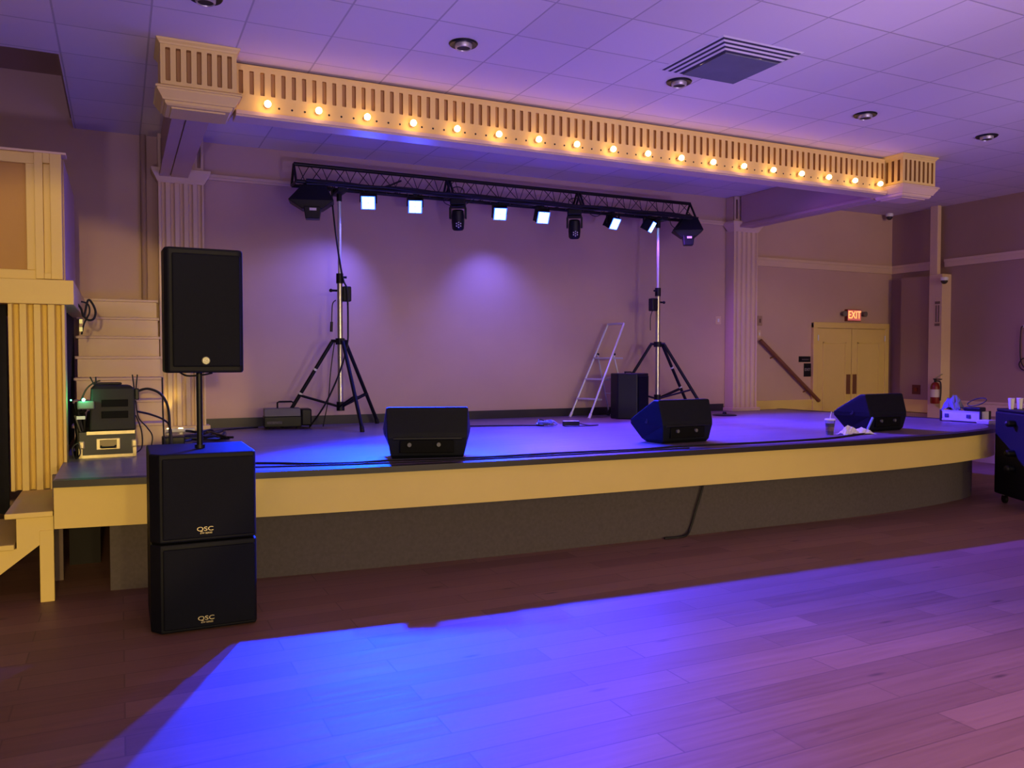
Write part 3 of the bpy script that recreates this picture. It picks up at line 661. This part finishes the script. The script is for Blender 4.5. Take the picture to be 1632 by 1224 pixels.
# ------------------------------------------------------------ crank stands
def crank_stand(x, label, angs, winch, tape=None):
    t = thing('crank_stand', label, 'tripod stand', (x, TY, ZS), 0, 'truss crank stands')
    H = 1.74 - ZS
    MB().cyl((0, 0, .20), (0, 0, 2.44 - ZS), .031, n=16).build('outer_tube', STEEL, t, smooth=True)
    MB().cyl((0, 0, 2.44 - ZS), (0, 0, 3.40 - ZS), .019, n=14).build('inner_tube', ALU, t, smooth=True)
    b = MB(); b.cyl((0, 0, 2.39 - ZS), (0, 0, 2.50 - ZS), .040); b.cyl((0, 0, 2.46 - ZS), (.075 * winch, -.02, 2.46 - ZS), .013, n=8); b.build('top_collar', BLACK, t, smooth=True)
    b = MB(); b.cyl((0, 0, H - .03), (0, 0, H + .04), .052)
    for a in angs:
        d = Vector((math.cos(a), math.sin(a), 0)); b.cyl(d * .03 + Vector((0, 0, H + .01)), d * .10 + Vector((0, 0, H + .01)), .018, n=8)
    b.build('leg_collar', BLACK, t, smooth=True)
    R = .66
    for i, a in enumerate(angs):
        d = Vector((math.cos(a), math.sin(a), 0)); p0 = d * .09 + Vector((0, 0, H)); p1 = d * R + Vector((0, 0, .028))
        lg = MB().cyl(p0, p1, .021, n=10).build('leg', BLACK, t, smooth=True)
        MB().cyl(p1 - (p1 - p0).normalized() * .03, p1 + Vector((0, 0, -.026)), .025, n=10).build('rubber_foot', CABLE, lg, smooth=True)
        if tape is not None and i == tape:
            for f in (.33, .62):
                q = p0.lerp(p1, f); MB().cyl(q - (p1 - p0).normalized() * .012, q + (p1 - p0).normalized() * .012, .0225, n=10).build('tape_mark', WHITE, lg, smooth=True)
        q = p0.lerp(p1, .64)
        for s in (-1, 1):
            off = Vector((-d.y, d.x, 0)) * .02 * s
            MB().cyl(q + off, Vector((d.x * .03, d.y * .03, .24)) + off, .012, n=8).build('brace', BLACK, t, smooth=True)
    MB().cyl((0, 0, .19), (0, 0, .29), .045).build('lower_collar', BLACK, t, smooth=True)
    b = MB(); b.box(.03 * winch, .12 * winch, -.05, .05, 2.19 - ZS, 2.36 - ZS); wn = b.build('winch_box', BLACK, t, bevel=.012)
    b = MB(); b.cyl((-.03 * winch, 0, 2.31 - ZS), (-.09 * winch, 0, 2.31 - ZS), .012, n=8); b.sphere((-.10 * winch, 0, 2.31 - ZS), .02); b.build('locking_knob', BLACK, t, smooth=True)
    b = MB(); b.box(-.05, .05, -.16, .16, 3.38 - ZS, 3.41 - ZS); b.box(-.05, .05, -.16, -.14, 3.40 - ZS, 3.47 - ZS); b.box(-.05, .05, .14, .16, 3.40 - ZS, 3.47 - ZS); b.cyl((0, 0, 3.30 - ZS), (0, 0, 3.39 - ZS), .03); b.build('truss_bracket', BLACK, t, bevel=.004)
    return t
A1 = math.radians(-90 + 6)
crank_stand(2.225, 'steel and black crank stand holding up the left truss end', [A1, A1 + 2 * PI / 3, A1 - 2 * PI / 3], 1, 2)
A2 = math.radians(-45)
crank_stand(6.525, 'steel and black crank stand holding up the right truss end', [A2, A2 + math.radians(55), A2 - math.radians(170)], -1, 1)
# cables running down the stands
t = thing('power_cable', 'black cable running down the left crank stand to the floor', 'cable', (2.2, TY, ZS))
MB().tube([(2.13, TY - .05, 3.42), (2.14, TY - .06, 3.2), (2.19, TY - .045, 2.8), (2.25, TY - .04, 2.45), (2.29, TY - .07, 2.3), (2.30, TY - .06, 1.9), (2.29, TY - .05, 1.7), (2.2, TY - .07, 1.4), (2.05, TY - .02, 1.05), (1.9, TY + .1, ZS + .01)], .010, 7, smooth=6).build('cable_run', CABLE, t, smooth=True, org=t.location)
MB().tube([(2.17, TY - .04, 2.2), (2.13, TY - .05, 2.15), (2.12, TY - .05, 1.95)], .006, 6, smooth=4).build('tail', CABLE, t, smooth=True, org=t.location)
MB().cyl((2.12, TY - .05, 1.96), (2.115, TY - .05, 1.85), .015).build('plug', CABLE, t, smooth=True, org=t.location)
MB().tube([(2.17, TY + .03, 1.75), (2.12, TY + .02, 1.4), (2.1, TY + .05, 1.1), (2.05, TY + .1, ZS + .01)], .006, 6, smooth=5).build('thin_lead', CABLE, t, smooth=True, org=t.location)
t = thing('crank_handle_cord', 'short dark cord dangling beside the right crank stand', 'cord', (6.42, TY, 2.0))
MB().tube([(6.44, TY, 2.20), (6.40, TY - .01, 2.1), (6.40, TY - .01, 1.93)], .006, 6, smooth=4).build('cord_length', CABLE, t, smooth=True, org=t.location)

# ------------------------------------------------------------ step ladder
def ladder():
    a = math.radians(8)
    t = thing('step_ladder', 'folding aluminium step ladder with three steps, open on stage', 'step ladder', (5.42, 9.28, ZS), a - PI / 2)
    # local: front at -Y... depth axis +Y (world direction a), width axis X
    Wb, Wt = .20, .165; Ht = 1.24; lean = .62
    def F(s, z): 
        f = z / Ht; return Vector((s * (Wb + (Wt - Wb) * f), lean * f, z))
    for s in (-1, 1):
        b = MB(); d = (F(s, Ht) - F(s, 0)); b.cyl(F(s, .02), F(s, Ht), .014, n=8); r = b.build('rail', ALU, t, smooth=True)
        MB().cyl(F(s, 0), F(s, .06), .018, n=8).build('foot', WHITE, r, smooth=True)
        b = MB(); b.cyl(Vector((s * .165, .44, .83)), Vector((s * .19, .67, .02)), .010, n=8); r2 = b.build('rear_leg', ALU, t, smooth=True)
        MB().cyl(Vector((s * .19, .675, .0)), Vector((s * .19, .66, .05)), .015, n=8).build('foot', WHITE, r2, smooth=True)
        MB().sphere(Vector((s * .168, .45, .83)), .018).build('hinge', BLACK, t, smooth=True)
    MB().cyl(F(-1, Ht), F(1, Ht), .014, n=8).build('hand_hoop', ALU, t, smooth=True)
    for z, dp in ((.25, .10), (.51, .10), (.79, .20)):
        f = z / Ht; wdt = Wb + (Wt - Wb) * f
        MB().box(-wdt, wdt, lean * f - .02, lean * f + dp, z - .022, z).build('step', ALU, t, bevel=.005)
    for z in (.52, .30): 
        y = .44 + (.67 - .44) * (.83 - z) / .81; ww = .165 + .025 * (.83 - z) / .81
        MB().cyl((-ww, y, z), (ww, y, z), .008, n=6).build('rear_crossbar', ALU, t, smooth=True)
ladder()

# ------------------------------------------------------------ small items on the stage
t = thing('floor_speaker', 'upright black speaker cabinet beside the step ladder', 'speaker', (5.93, 8.86, ZS), 0)
b = MB(); b.prism([(-.20, .16), (-.205, -.02), (.0, -.16), (.27, -.02), (.20, .22)], 0, .585); b.build('cabinet', BLACK, t, bevel=.012)
MB().box(-.13, .13, -.010, .004, .04, .55, Matrix.Translation((.137, -.092, 0)) @ Matrix.Rotation(math.atan2(.14, .27), 4, 'Z')).build('grille', GRILLE, t, bevel=.004)
MB().tube([(-.08, 0, .583), (-.08, .01, .60), (.02, .01, .60), (.02, 0, .583)], .010, 6).build('top_handle', BLACK, t, smooth=True)

t = thing('fog_machine', 'grey black fog machine with carry handle by the back wall', 'fog machine', (1.66, 9.30, ZS), -.10)
MB().box(-.24, .16, -.12, .12, .02, .14).build('lower_case', BLACK, t, bevel=.01)
b = MB(); b.prism([(-.12, .14), (.12, .14), (.10, .225), (-.09, .225)], -.235, .15, 'x'); b.build('top_cover', mat('grey_metal_cover', (112, 112, 118), .45, .4), t, bevel=.006)
MB().box(.16, .27, -.11, .11, .03, .215).build('front_nozzle_block', BLACK, t, bevel=.015)
MB().tube([(-.09, 0, .22), (-.09, 0, .285), (-.07, 0, .295), (.06, 0, .295), (.08, 0, .285), (.08, 0, .22)], .010, 8).build('carry_handle', BLACK, t, smooth=True)
MB().box(-.21, -.05, -.1215, -.119, .055, .085).build('faded_label', mat('faded_print', (84, 82, 90), .6, var=.5, scale=60), t)
for x in (-.2, .12):
    MB().cyl((x, -.09, 0), (x, -.09, .02), .015, n=8).build('rubber_foot', CABLE, t, smooth=True)

def wedge(loc, rz, label, scx=1.0):
    t = thing('monitor_wedge', label, 'stage monitor', loc, rz, 'black wedge monitors along the stage front')
    def ring(xf, xb, y0, y1, z): return [(-xf * scx, y0, z), (xf * scx, y0, z), (xb * scx, y1, z), (-xb * scx, y1, z)]
    b = MB()
    b.loft([ring(.255, .25, .04, .27, 0), ring(.265, .27, .012, .32, .03), ring(.285, .33, -.012, .41, .165), ring(.288, .335, -.008, .405, .205), ring(.295, .300, .045, .115, .388), ring(.288, .292, .055, .10, .396)])
    cab = b.build('cabinet', BLACKT, t, bevel=.014)
    # grille on the sloped side that faces the performers
    n0 = Vector((0, .115, .385)); n1 = Vector((0, .455, .21)); nrm = Vector((0, .18, .29)).normalized()
    b = MB(); R0 = [Vector((-.275 * scx, .135, .372)), Vector((.275 * scx, .135, .372)), Vector((.30 * scx, .395, .218)), Vector((-.30 * scx, .395, .218))]
    b.loft([R0, [q + nrm * .012 for q in R0]]); b.build('grille', GRILLE, t, bevel=.004)
    # recessed connector panel on the back
    b = MB(); b.box(-.20 * scx, .19 * scx, -.016, .01, .05, .15); b.build('connector_panel', mat('dark_recess', (5, 5, 8), .7, spec=.15), t, bevel=.006)
    for x in (-.13, .08):
        MB().cyl((x * scx, -.035, .115), (x * scx, -.014, .115), .016, n=10).build('knob', mat('grey_knob', (96, 96, 104), .4), t, smooth=True)
    b = MB(); b.box(-.25 * scx, .25 * scx, -.018, .004, .15, .172); b.build('panel_lip', BLACK, t, bevel=.006)
    for s in (-1, 1):
        b = MB(); b.lathe((s * .292 * scx, .20, .20), [(.001, .006), (.012, .006), (.022, .014), (.024, .02)], 12, (s, 0, 0)); b.build('pole_socket', CABLE, t, smooth=True)
    return t
wedge((2.12, 5.93, ZS), math.radians(-19), 'black wedge monitor, leftmost of three, squarely facing the camera', 1.06)
wedge((4.68, 6.06, ZS), math.radians(3), 'black wedge monitor in the middle of the stage front', 1.02)
wedge((7.37, 6.13, ZS), math.radians(4), 'black wedge monitor, rightmost of three, behind the crumpled napkins', 1.05)

# microphone and cable heap, power strip
t = thing('cable_heap', 'small tangle of shiny cable on the middle of stage floor', 'cable', (4.40, 8.25, ZS))
rn = random.Random(3)
pts = [(-.10 + .2 * rn.random(), -.09 + .2 * rn.random(), .012 + .05 * rn.random()) for _ in range(22)]
MB().tube(pts, .009, 6, smooth=5).build('coil', mat('grey_blue_cable', (120, 124, 140), .35), t, smooth=True)
MB().tube([(-.09, .05, .02), (-.06, .1, .07), (0, .1, .06), (.05, .05, .015)], .006, 6, smooth=5).build('loose_end', CABLE, t, smooth=True)
t = thing('power_strip', 'small pale power box beside the cable tangle on stage', 'power strip', (4.66, 8.16, ZS), -.3)
MB().box(-.10, .09, -.03, .03, .0, .055).build('body', BLACK, t, bevel=.006)
MB().box(-.095, .085, -.028, .028, .055, .061).build('outlet_face', WHITE, t, bevel=.003)
MB().tube([(.09, 0, .03), (.2, 0, .008), (.32, .02, .008), (.2, -.08, .008), (-.1, -.10, .008)], .006, 6, smooth=5).build('lead', CABLE, t, smooth=True)
t = thing('stand_base', 'flat black round base lying near the right pilaster', 'stand base', (7.42, 8.80, ZS))
MB().lathe((0, 0, 0), [(.001, 0), (.16, 0), (.165, .008), (.14, .018), (.03, .022), (.02, .05), (.001, .05)], 30).build('disc', BLACK, t, smooth=True)
# cables along the stage
def floor_cable(label, pts, r=.009, z=ZS):
    t = thing('floor_cable', label, 'cable', (*pts[0], z))
    MB().tube([(p[0] - pts[0][0], p[1] - pts[0][1], r) for p in pts], r, 6, smooth=6).build('cable_run', CABLE, t, smooth=True)
floor_cable('black cable snaking along the stage lip from left monitor wedge', [(.75, 6.25), (1.0, 6.14), (1.25, 5.98), (1.55, 5.90), (1.85, 5.93), (2.2, 5.86), (2.6, 5.80), (3.2, 5.80), (3.9, 5.74), (4.4, 5.80), (5.2, 5.74), (6.1, 5.76), (6.6, 5.90), (7.0, 6.0)])
floor_cable('thin black cable running straight near the stage lip', [(.8, 6.0), (1.6, 5.83), (2.6, 5.72), (3.6, 5.68), (4.4, 5.67)], .006)
floor_cable('black cable crossing mid stage towards the cable tangle', [(2.75, 8.9), (3.3, 8.65), (3.8, 8.52), (4.2, 8.38), (4.38, 8.3)], .008)
floor_cable('black cable along the back wall left of the fog machine', [(.75, 8.9), (1.0, 9.25), (1.2, 9.38), (1.38, 9.45)], .009)

# drink cup and napkins
t = thing('drink_cup', 'clear plastic takeaway cup of dark drink with straw', 'cup', (6.48, 6.08, ZS))
CUP = mat('iced_tea', (70, 62, 50), .2, var=.5, scale=40)
MB().lathe((0, 0, 0), [(.001, .004), (.034, .004), (.046, .115), (.001, .115)], 20).build('drink', CUP, t, smooth=True)
b = MB(); b.lathe((0, 0, 0), [(.036, 0), (.049, .15), (.047, .15), (.0345, .003)], 20); b.build('cup_wall', glassy('clear_plastic', (230, 235, 240), .08, .95), t, smooth=True)
b = MB(); b.lathe((0, 0, 0), [(.0385, .04), (.043, .085)], 20); b.build('printed_band', mat('amber_print', (150, 120, 70), .5, var=.4, scale=60), t, smooth=True)
MB().lathe((0, 0, 0), [(.052, .148), (.053, .158), (.045, .165), (.001, .166)], 20).build('lid', WHITE, t, smooth=True)
MB().cyl((0, 0, .16), (.018, .0, .235), .004, n=8).build('straw', WHITE, t, smooth=True)
t = thing('napkins', 'crumpled white paper napkins in front of right monitor wedge', 'napkins', (6.78, 6.02, ZS))
def crumple(nm, cx, cy, sx, sy, h, seed, m):
    rn = random.Random(seed); N = 11; b = MB(); V = []
    for j in range(N):
        for i in range(N):
            u = i / (N - 1) - .5; v = j / (N - 1) - .5
            z = max(.002, h * (1 - 3.2 * (u * u + v * v)) * (.6 + .7 * rn.random()) + .002)
            V.append(b.bm.verts.new((cx + sx * u + .012 * rn.random(), cy + sy * v + .012 * rn.random(), z)))
    for j in range(N - 1):
        for i in range(N - 1): b._f([V[j * N + i], V[j * N + i + 1], V[(j + 1) * N + i + 1], V[(j + 1) * N + i]])
    o = b.build(nm, m, t); o.modifiers.new('s', 'SOLIDIFY').thickness = .0015; return o
PAPER = mat('white_tissue_paper', (232, 230, 236), .9, var=.03)
crumple('folded_sheet', -.06, .03, .24, .14, .075, 5, PAPER); crumple('folded_sheet', .08, -.01, .26, .14, .055, 9, PAPER)
t = thing('marker_tube', 'slim blue lit tube leaning on the right monitor wedge', 'tube', (7.0, 6.03, ZS), .1)
MB().cyl((-.05, 0, .045), (.075, .03, .155), .012, n=10).build('barrel', mat('pale_blue_plastic', (120, 140, 220), .4), t, smooth=True)

# open road case lid with kit at stage right end
t = thing('equipment_case', 'white blue-lit equipment case at the right end of stage', 'case', (9.355, 6.66, ZS), math.radians(-84))
MB().box(-.24, .24, -.10, .10, .012, .135).build('body', mat('light_case_panel', (205, 208, 220), .45), t, bevel=.008)
b = MB()
for z in (.012, .125):
    b.box(-.245, .245, -.106, -.098, z, z + .012)
b.build('edge_strip', ALU, t)
for x in (-.17, .10):
    MB().box(x - .025, x + .025, -.110, -.099, .05, .095).build('latch', mat('dark_latch', (60, 60, 110), .4), t, bevel=.004)
for sx in (-1, 1):
    for sy in (-1, 1): MB().box(sx * .245 - .012, sx * .245 + .012, sy * .100 - .012, sy * .100 + .012, 0, .14).build('corner', CABLE, t, bevel=.006)
t = thing('cloth_bundle', 'soft pale bundle heaped on the left of the equipment case', 'cloth', (9.36, 6.82, ZS + .135), 0)
crumple('fabric', 0, 0, .18, .26, .17, 21, mat('blue_grey_fabric', (110, 112, 140), .8))
t = thing('cable_coil', 'black cable coiled over the right part of equipment case', 'cable', (9.35, 6.53, ZS + .135), -1.4)
MB().box(-.10, .10, -.07, .07, 0, .05).build('transformer_block', BLACK, t, bevel=.012)
MB().tube([(.11 * math.cos(a * .5), .05 + .03 * math.sin(a * .5), .06 + .05 * (1 + math.sin(a * .5 + .6))) for a in range(0, 30)], .006, 6, smooth=2).build('coil', CABLE, t, smooth=True)
t = thing('clear_tray', 'pale flat plastic tray right of the equipment case', 'tray', (9.22, 6.36, ZS), math.radians(-84))
MB().box(-.01, .14, -.08, .08, 0, .05).build('tray_shell', mat('frosted_plastic', (190, 186, 205), .35), t, bevel=.01)

# ------------------------------------------------------------ black rolling rack at the right edge
t = thing('rack_case', 'tall black rolling equipment stack at the right picture edge', 'rack case', (8.66, 5.33, 0), math.radians(-30))
MB().box(-.30, .45, -.36, .30, .10, .99).build('case_body', BLACKT, t, bevel=.02)
MB().box(-.29, .44, -.35, .29, .99, 1.02).build('case_lid', BLACK, t, bevel=.01)
for x, y in ((-.22, -.28), (.37, -.28), (-.22, .22), (.37, .22)):
    MB().cyl((x - .015, y, .045), (x + .015, y, .045), .045, n=14).build('caster', CABLE, t, smooth=True)
for x, y in ((-.22, -.28), (.37, -.28), (-.22, .22), (.37, .22)):
    MB().box(x - .03, x + .03, y - .03, y + .03, .085, .10).build('caster_plate', STEEL, t)
for z in (.41, .57, .88):
    b = MB(); b.cyl((-.30, -.10, z), (-.36, -.10, z), .035, n=12); b.sphere((-.36, -.10, z), .036); b.build('knob', BLACK, t, smooth=True)
for z in (.45, .80):
    MB().lathe((.12, -.36, z), [(.001, .0), (.15, .0), (.15, .012), (.13, .016)], 24, (0, -1, 0)).build('round_recess', CABLE, t, smooth=True)
for (x, y, lab) in ((8.49, 5.52, 'white upright plastic cup on the black rack, left of two'), (8.60, 5.50, 'white upright plastic cup on the black rack, right of two')):
    t = thing('plastic_cup', lab, 'cup', (x, y, 1.02), 0, 'white cups on the rack')
    MB().lathe((0, 0, 0), [(.001, 0), (.022, 0), (.031, .11), (.029, .11), (.020, .006), (.001, .006)], 18).build('cup_wall', WHITE, t, smooth=True)
    MB().lathe((0, 0, 0), [(.030, .108), (.0335, .112), (.030, .116)], 18).build('rim', WHITE, t, smooth=True)

# ------------------------------------------------------------ sub stack and speaker (left foreground)
SRZ = math.radians(0)
def sub(z, label):
    t = thing('subwoofer', label, 'subwoofer', (.425, 4.95, z), SRZ, 'stacked black subwoofers')
    h = .51
    # body with angled front left and right corners
    b = MB(); b.prism([(-.235, -.01), (.275, -.01), (.285, .02), (.285, .60), (-.285, .60), (-.285, .06)], .006, h - .004); b.build('cabinet', BLACKT, t, bevel=.010)
    b = MB(); b.box(-.222, .272, -.026, -.010, .025, h - .03); b.build('grille', GRILLE, t, bevel=.008)
    text('logo', 'QSC', .034, LOGO, t, (.0, -.0275, .075), FRONT, .001, 'pale gold maker badge', xs=1.35)
    text('lettering', 'KW SERIES', .013, LOGO, t, (.005, -.0275, .052), FRONT, .001, xs=1.05)
    for x in (-.2, .2):
        MB().cyl((x, .05, 0), (x, .05, .008), .02, n=10).build('rubber_foot', CABLE, t, smooth=True)
    return t
sub(0, 'black subwoofer standing on the floor, lower of the stack'); sub(.51, 'black subwoofer carrying the speaker pole, upper of the stack')
t = thing('speaker_pole', 'black pole rising from the top subwoofer to the speaker', 'speaker pole', (.425, 5.20, 1.02))
MB().cyl((0, 0, 0), (0, 0, .50), .0175, n=16).build('shaft', BLACK, t, smooth=True)
MB().cyl((0, 0, 0), (0, 0, .02), .03, n=16).build('base_flange', BLACK, t, smooth=True)
t = thing('loudspeaker', 'large black loudspeaker on the pole at the left', 'speaker', (.44, 5.18, 1.47), math.radians(2))
b = MB(); b.prism([(-.195, -.16), (.195, -.16), (.215, -.14), (.215, .02), (.13, .20), (-.13, .20), (-.215, .02), (-.215, -.13)], 0, .715); b.build('cabinet', BLACKT, t, bevel=.02, seg=3)
b = MB(); b.box(-.175, .195, -.178, -.160, .035, .68); b.build('grille', GRILLE, t, bevel=.010)
MB().lathe((.0, -.180, .07), [(.001, .004), (.020, .004), (.024, .0)], 20, (0, -1, 0)).build('round_badge', mat('silver_badge', (120, 118, 112), .35, .5), t, smooth=True)
text('logo', 'RCF', .018, mat('badge_white', (230, 228, 220), .4), t, (.0, -.1865, .07), FRONT, .001)
MB().tube([(-.12, .02, .0), (-.08, .02, -.02), (0, .01, -.016), (.06, .02, -.004)], .006, 6, smooth=5).build('short_lead', CABLE, t, smooth=True)

# ------------------------------------------------------------ flight case with amp rack and wireless gear (stage left)
t = thing('flight_case', 'small black flight case with aluminium edges on the stage', 'flight case', (-.09, 7.14, ZS), math.radians(3))
MB().box(-.20, .195, 0, .30, .012, .20).build('body', mat('dark_case_laminate', (34, 38, 42), .5), t)
b = MB()
b.box(-.205, .20, -.006, .012, 0, .022); b.box(-.15, .19, -.006, .012, .18, .205)
b.box(-.205, -.180, -.006, .012, 0, .075); b.box(.175, .20, -.006, .012, 0, .075)
b.build('aluminium_edge', ALUD, t)
for s in (-1, 1):
    MB().box(s * .185 - .022, s * .185 + .022, -.012, .01, .07, .135).build('latch', ALUD, t, bevel=.014)
MB().box(-.085, .085, -.010, .0, .06, .15).build('handle_dish', ALUD, t, bevel=.014)
b = MB(); b.box(-.06, .06, -.013, -.009, .072, .138); b.build('dish_recess', mat('shadowed_metal', (110, 100, 76), .45, .5), t, bevel=.006)
MB().tube([(-.05, -.012, .09), (-.05, -.022, .08), (.05, -.022, .08), (.05, -.012, .09)], .008, 8).build('handle', CABLE, t, smooth=True)
t = thing('amplifier_rack', 'black soft-sided amplifier rack on top of the flight case', 'rack', (-.055, 7.16, ZS + .205), math.radians(3))
b = MB(); b.loft([[(-.165, 0, 0), (.165, 0, 0), (.165, .26, 0), (-.165, .26, 0)], [(-.150, -.004, .33), (.160, -.004, .33), (.155, .26, .33), (-.145, .26, .33)], [(-.12, .02, .365), (.13, .02, .355), (.12, .24, .355), (-.11, .24, .365)]])
b.build('case_body', mat('black_nylon', (26, 28, 32), .7, var=.1, scale=50), t, bevel=.012)
for z in (.10, .19): MB().box(-.08, .11, -.014, -.002, z, z + .055).build('vent_slot', mat('dark_recess', (5, 5, 8), .7, spec=.15), t, bevel=.003)
MB().box(-.13, .07, .04, .16, .362, .378).build('top_lid', BLACK, t, bevel=.006)
for x, dx in ((-.125, -.03), (-.115, .0), (.158, -.012), (.170, .012)):
    MB().cyl((x, .03, .32 if x > 0 else .36), (x + dx, .03, .44 if x > 0 else .425), .005, n=8).build('antenna', CABLE, t, smooth=True)
b = MB(); b.box(.16, .19, -.01, .06, .24, .33); b.build('side_connector', BLACK, t, bevel=.006)
t = thing('cable_tangle', 'messy tangle of black cables behind the left of flight case', 'cable', (-.26, 7.30, ZS))
rn = random.Random(11)
pts = [(-.07 + .10 * rn.random(), -.10 + .22 * rn.random(), .02 + .40 * rn.random() ** 1.2) for _ in range(46)]
MB().tube(pts, .012, 6, smooth=5).build('tangle', CABLE, t, smooth=True)
MB().tube([(-.02, -.12, .44), (.02, -.1, .53), (.07, -.1, .58), (.12, -.1, .60)], .006, 6, smooth=5).build('arching_lead', CABLE, t, smooth=True)
MB().tube([(-.06, -.32, .02), (-.07, -.33, .1), (-.03, -.33, .13), (-.02, -.33, .05), (-.05, -.32, .015)], .005, 6, smooth=5).build('loose_loop', CABLE, t, smooth=True)
t = thing('wireless_receiver', 'small grey receiver with bright green light left of amplifier rack', 'receiver', (-.255, 7.12, ZS + .40))
MB().box(-.045, .075, -.02, .10, -.02, .045).build('body', mat('grey_device', (96, 100, 100), .5), t, bevel=.01)
MB().sphere((.0, -.03, .055), .012).build('indicator_light', emis('green_led', (.10, 1.0, .35), 30), t, smooth=True)
MB().sphere((-.085, -.03, .055), .006).build('indicator_light', emis('green_led_small', (.10, 1.0, .40), 8), t, smooth=True)
b = MB(); b.box(-.05, .01, -.022, -.02, -.095, -.07); b.build('paper_tag', WHITE, t)
point('green_led_glow', (-.255, 7.06, ZS + .47), .55, (.10, 1.0, .35), .01)
# cables from rack to the right
t = thing('power_cable', 'thick black cables arching from amplifier rack down to stage', 'cable', (.3, 7.3, ZS))
MB().tube([(.12, 7.2, 1.29), (.20, 7.2, 1.31), (.29, 7.2, 1.27), (.345, 7.2, 1.17), (.36, 7.2, 1.0), (.36, 7.2, .80)], .010, 8, smooth=6).build('thick_lead', CABLE, t, smooth=True, org=t.location)
MB().tube([(.12, 7.2, 1.13), (.22, 7.25, 1.10), (.32, 7.28, 1.05), (.37, 7.3, .98), (.38, 7.3, .80)], .008, 8, smooth=6).build('middle_lead', CABLE, t, smooth=True, org=t.location)
MB().tube([(.11, 7.2, 1.22), (.13, 7.2, 1.08), (.19, 7.2, 1.0), (.23, 7.22, .92), (.21, 7.2, .80)], .005, 8, smooth=6).build('thin_lead', CABLE, t, smooth=True, org=t.location)
MB().tube([(.11, 7.2, 1.10), (.15, 7.2, .97), (.15, 7.2, .84), (.10, 7.15, .80)], .005, 8, smooth=6).build('thin_lead', CABLE, t, smooth=True, org=t.location)
MB().tube([(.31, 7.24, 1.40), (.312, 7.24, 1.1), (.32, 7.24, .80)], .006, 8).build('straight_lead', CABLE, t, smooth=True, org=t.location)
t = thing('cable_pile', 'low pile of black cables at the foot of left pilaster', 'cable', (.62, 8.35, ZS))
rn = random.Random(4)
pts = [(-.17 + .5 * rn.random(), -.5 + .9 * rn.random(), .015 + .05 * rn.random()) for _ in range(34)]
MB().tube(pts, .011, 6, smooth=5).build('tangle', CABLE, t, smooth=True)
MB().box(-.30, -.12, -.75, -.6, 0, .10).build('junction_box', BLACK, t, bevel=.01)
t = thing('uplight', 'small floor lamp glowing warm at the foot of left pilaster', 'floor lamp', (.46, 9.30, ZS))
MB().box(-.05, .25, -.03, .03, 0, .035).build('housing', WHITE, t, bevel=.006)
for x in (.0, .11): MB().cyl((x, 0, .035), (x, 0, .042), .022, n=12).build('lens', emis('warm_uplight_glow', (1.0, .72, .20), 14), t, smooth=True)
spot('uplight_beam', (.44, 9.33, ZS + .06), (.42, 9.46, 1.5), 7, (1.0, .72, .15), 60, .5, .02)
spot('uplight_beam', (.57, 9.33, ZS + .06), (.56, 9.46, 1.6), 2, (1.0, .72, .15), 45, .5, .02)
# looped cable with yellow tags hanging under the balcony edge
t = thing('hanging_cable', 'looped black cable with yellow tags hanging off the balcony corner', 'cable', (-.26, 7.6, 1.9))
MB().tube([(-.046, 0, .10), (-.02, 0, .06), (.0, 0, 0), (.03, 0, .13), (.06, 0, .11), (.085, 0, .04), (.07, 0, -.02), (.03, 0, -.03), (-.01, 0, .01)], .009, 7, smooth=6).build('loop', CABLE, t, smooth=True)
MB().tube([(-.02, 0, .12), (.03, 0, .1), (.04, 0, .03), (.0, 0, -.06), (-.02, 0, -.15)], .007, 7, smooth=6).build('loop', CABLE, t, smooth=True)
for z in (-.04, -.105): MB().box(-.035, -.012, -.012, -.004, z - .02, z + .015).build('yellow_tag', emis('added_tag_glow', (.75, .62, .05), .6), t)  # tags are no lamps; the emission only brightens their yellow
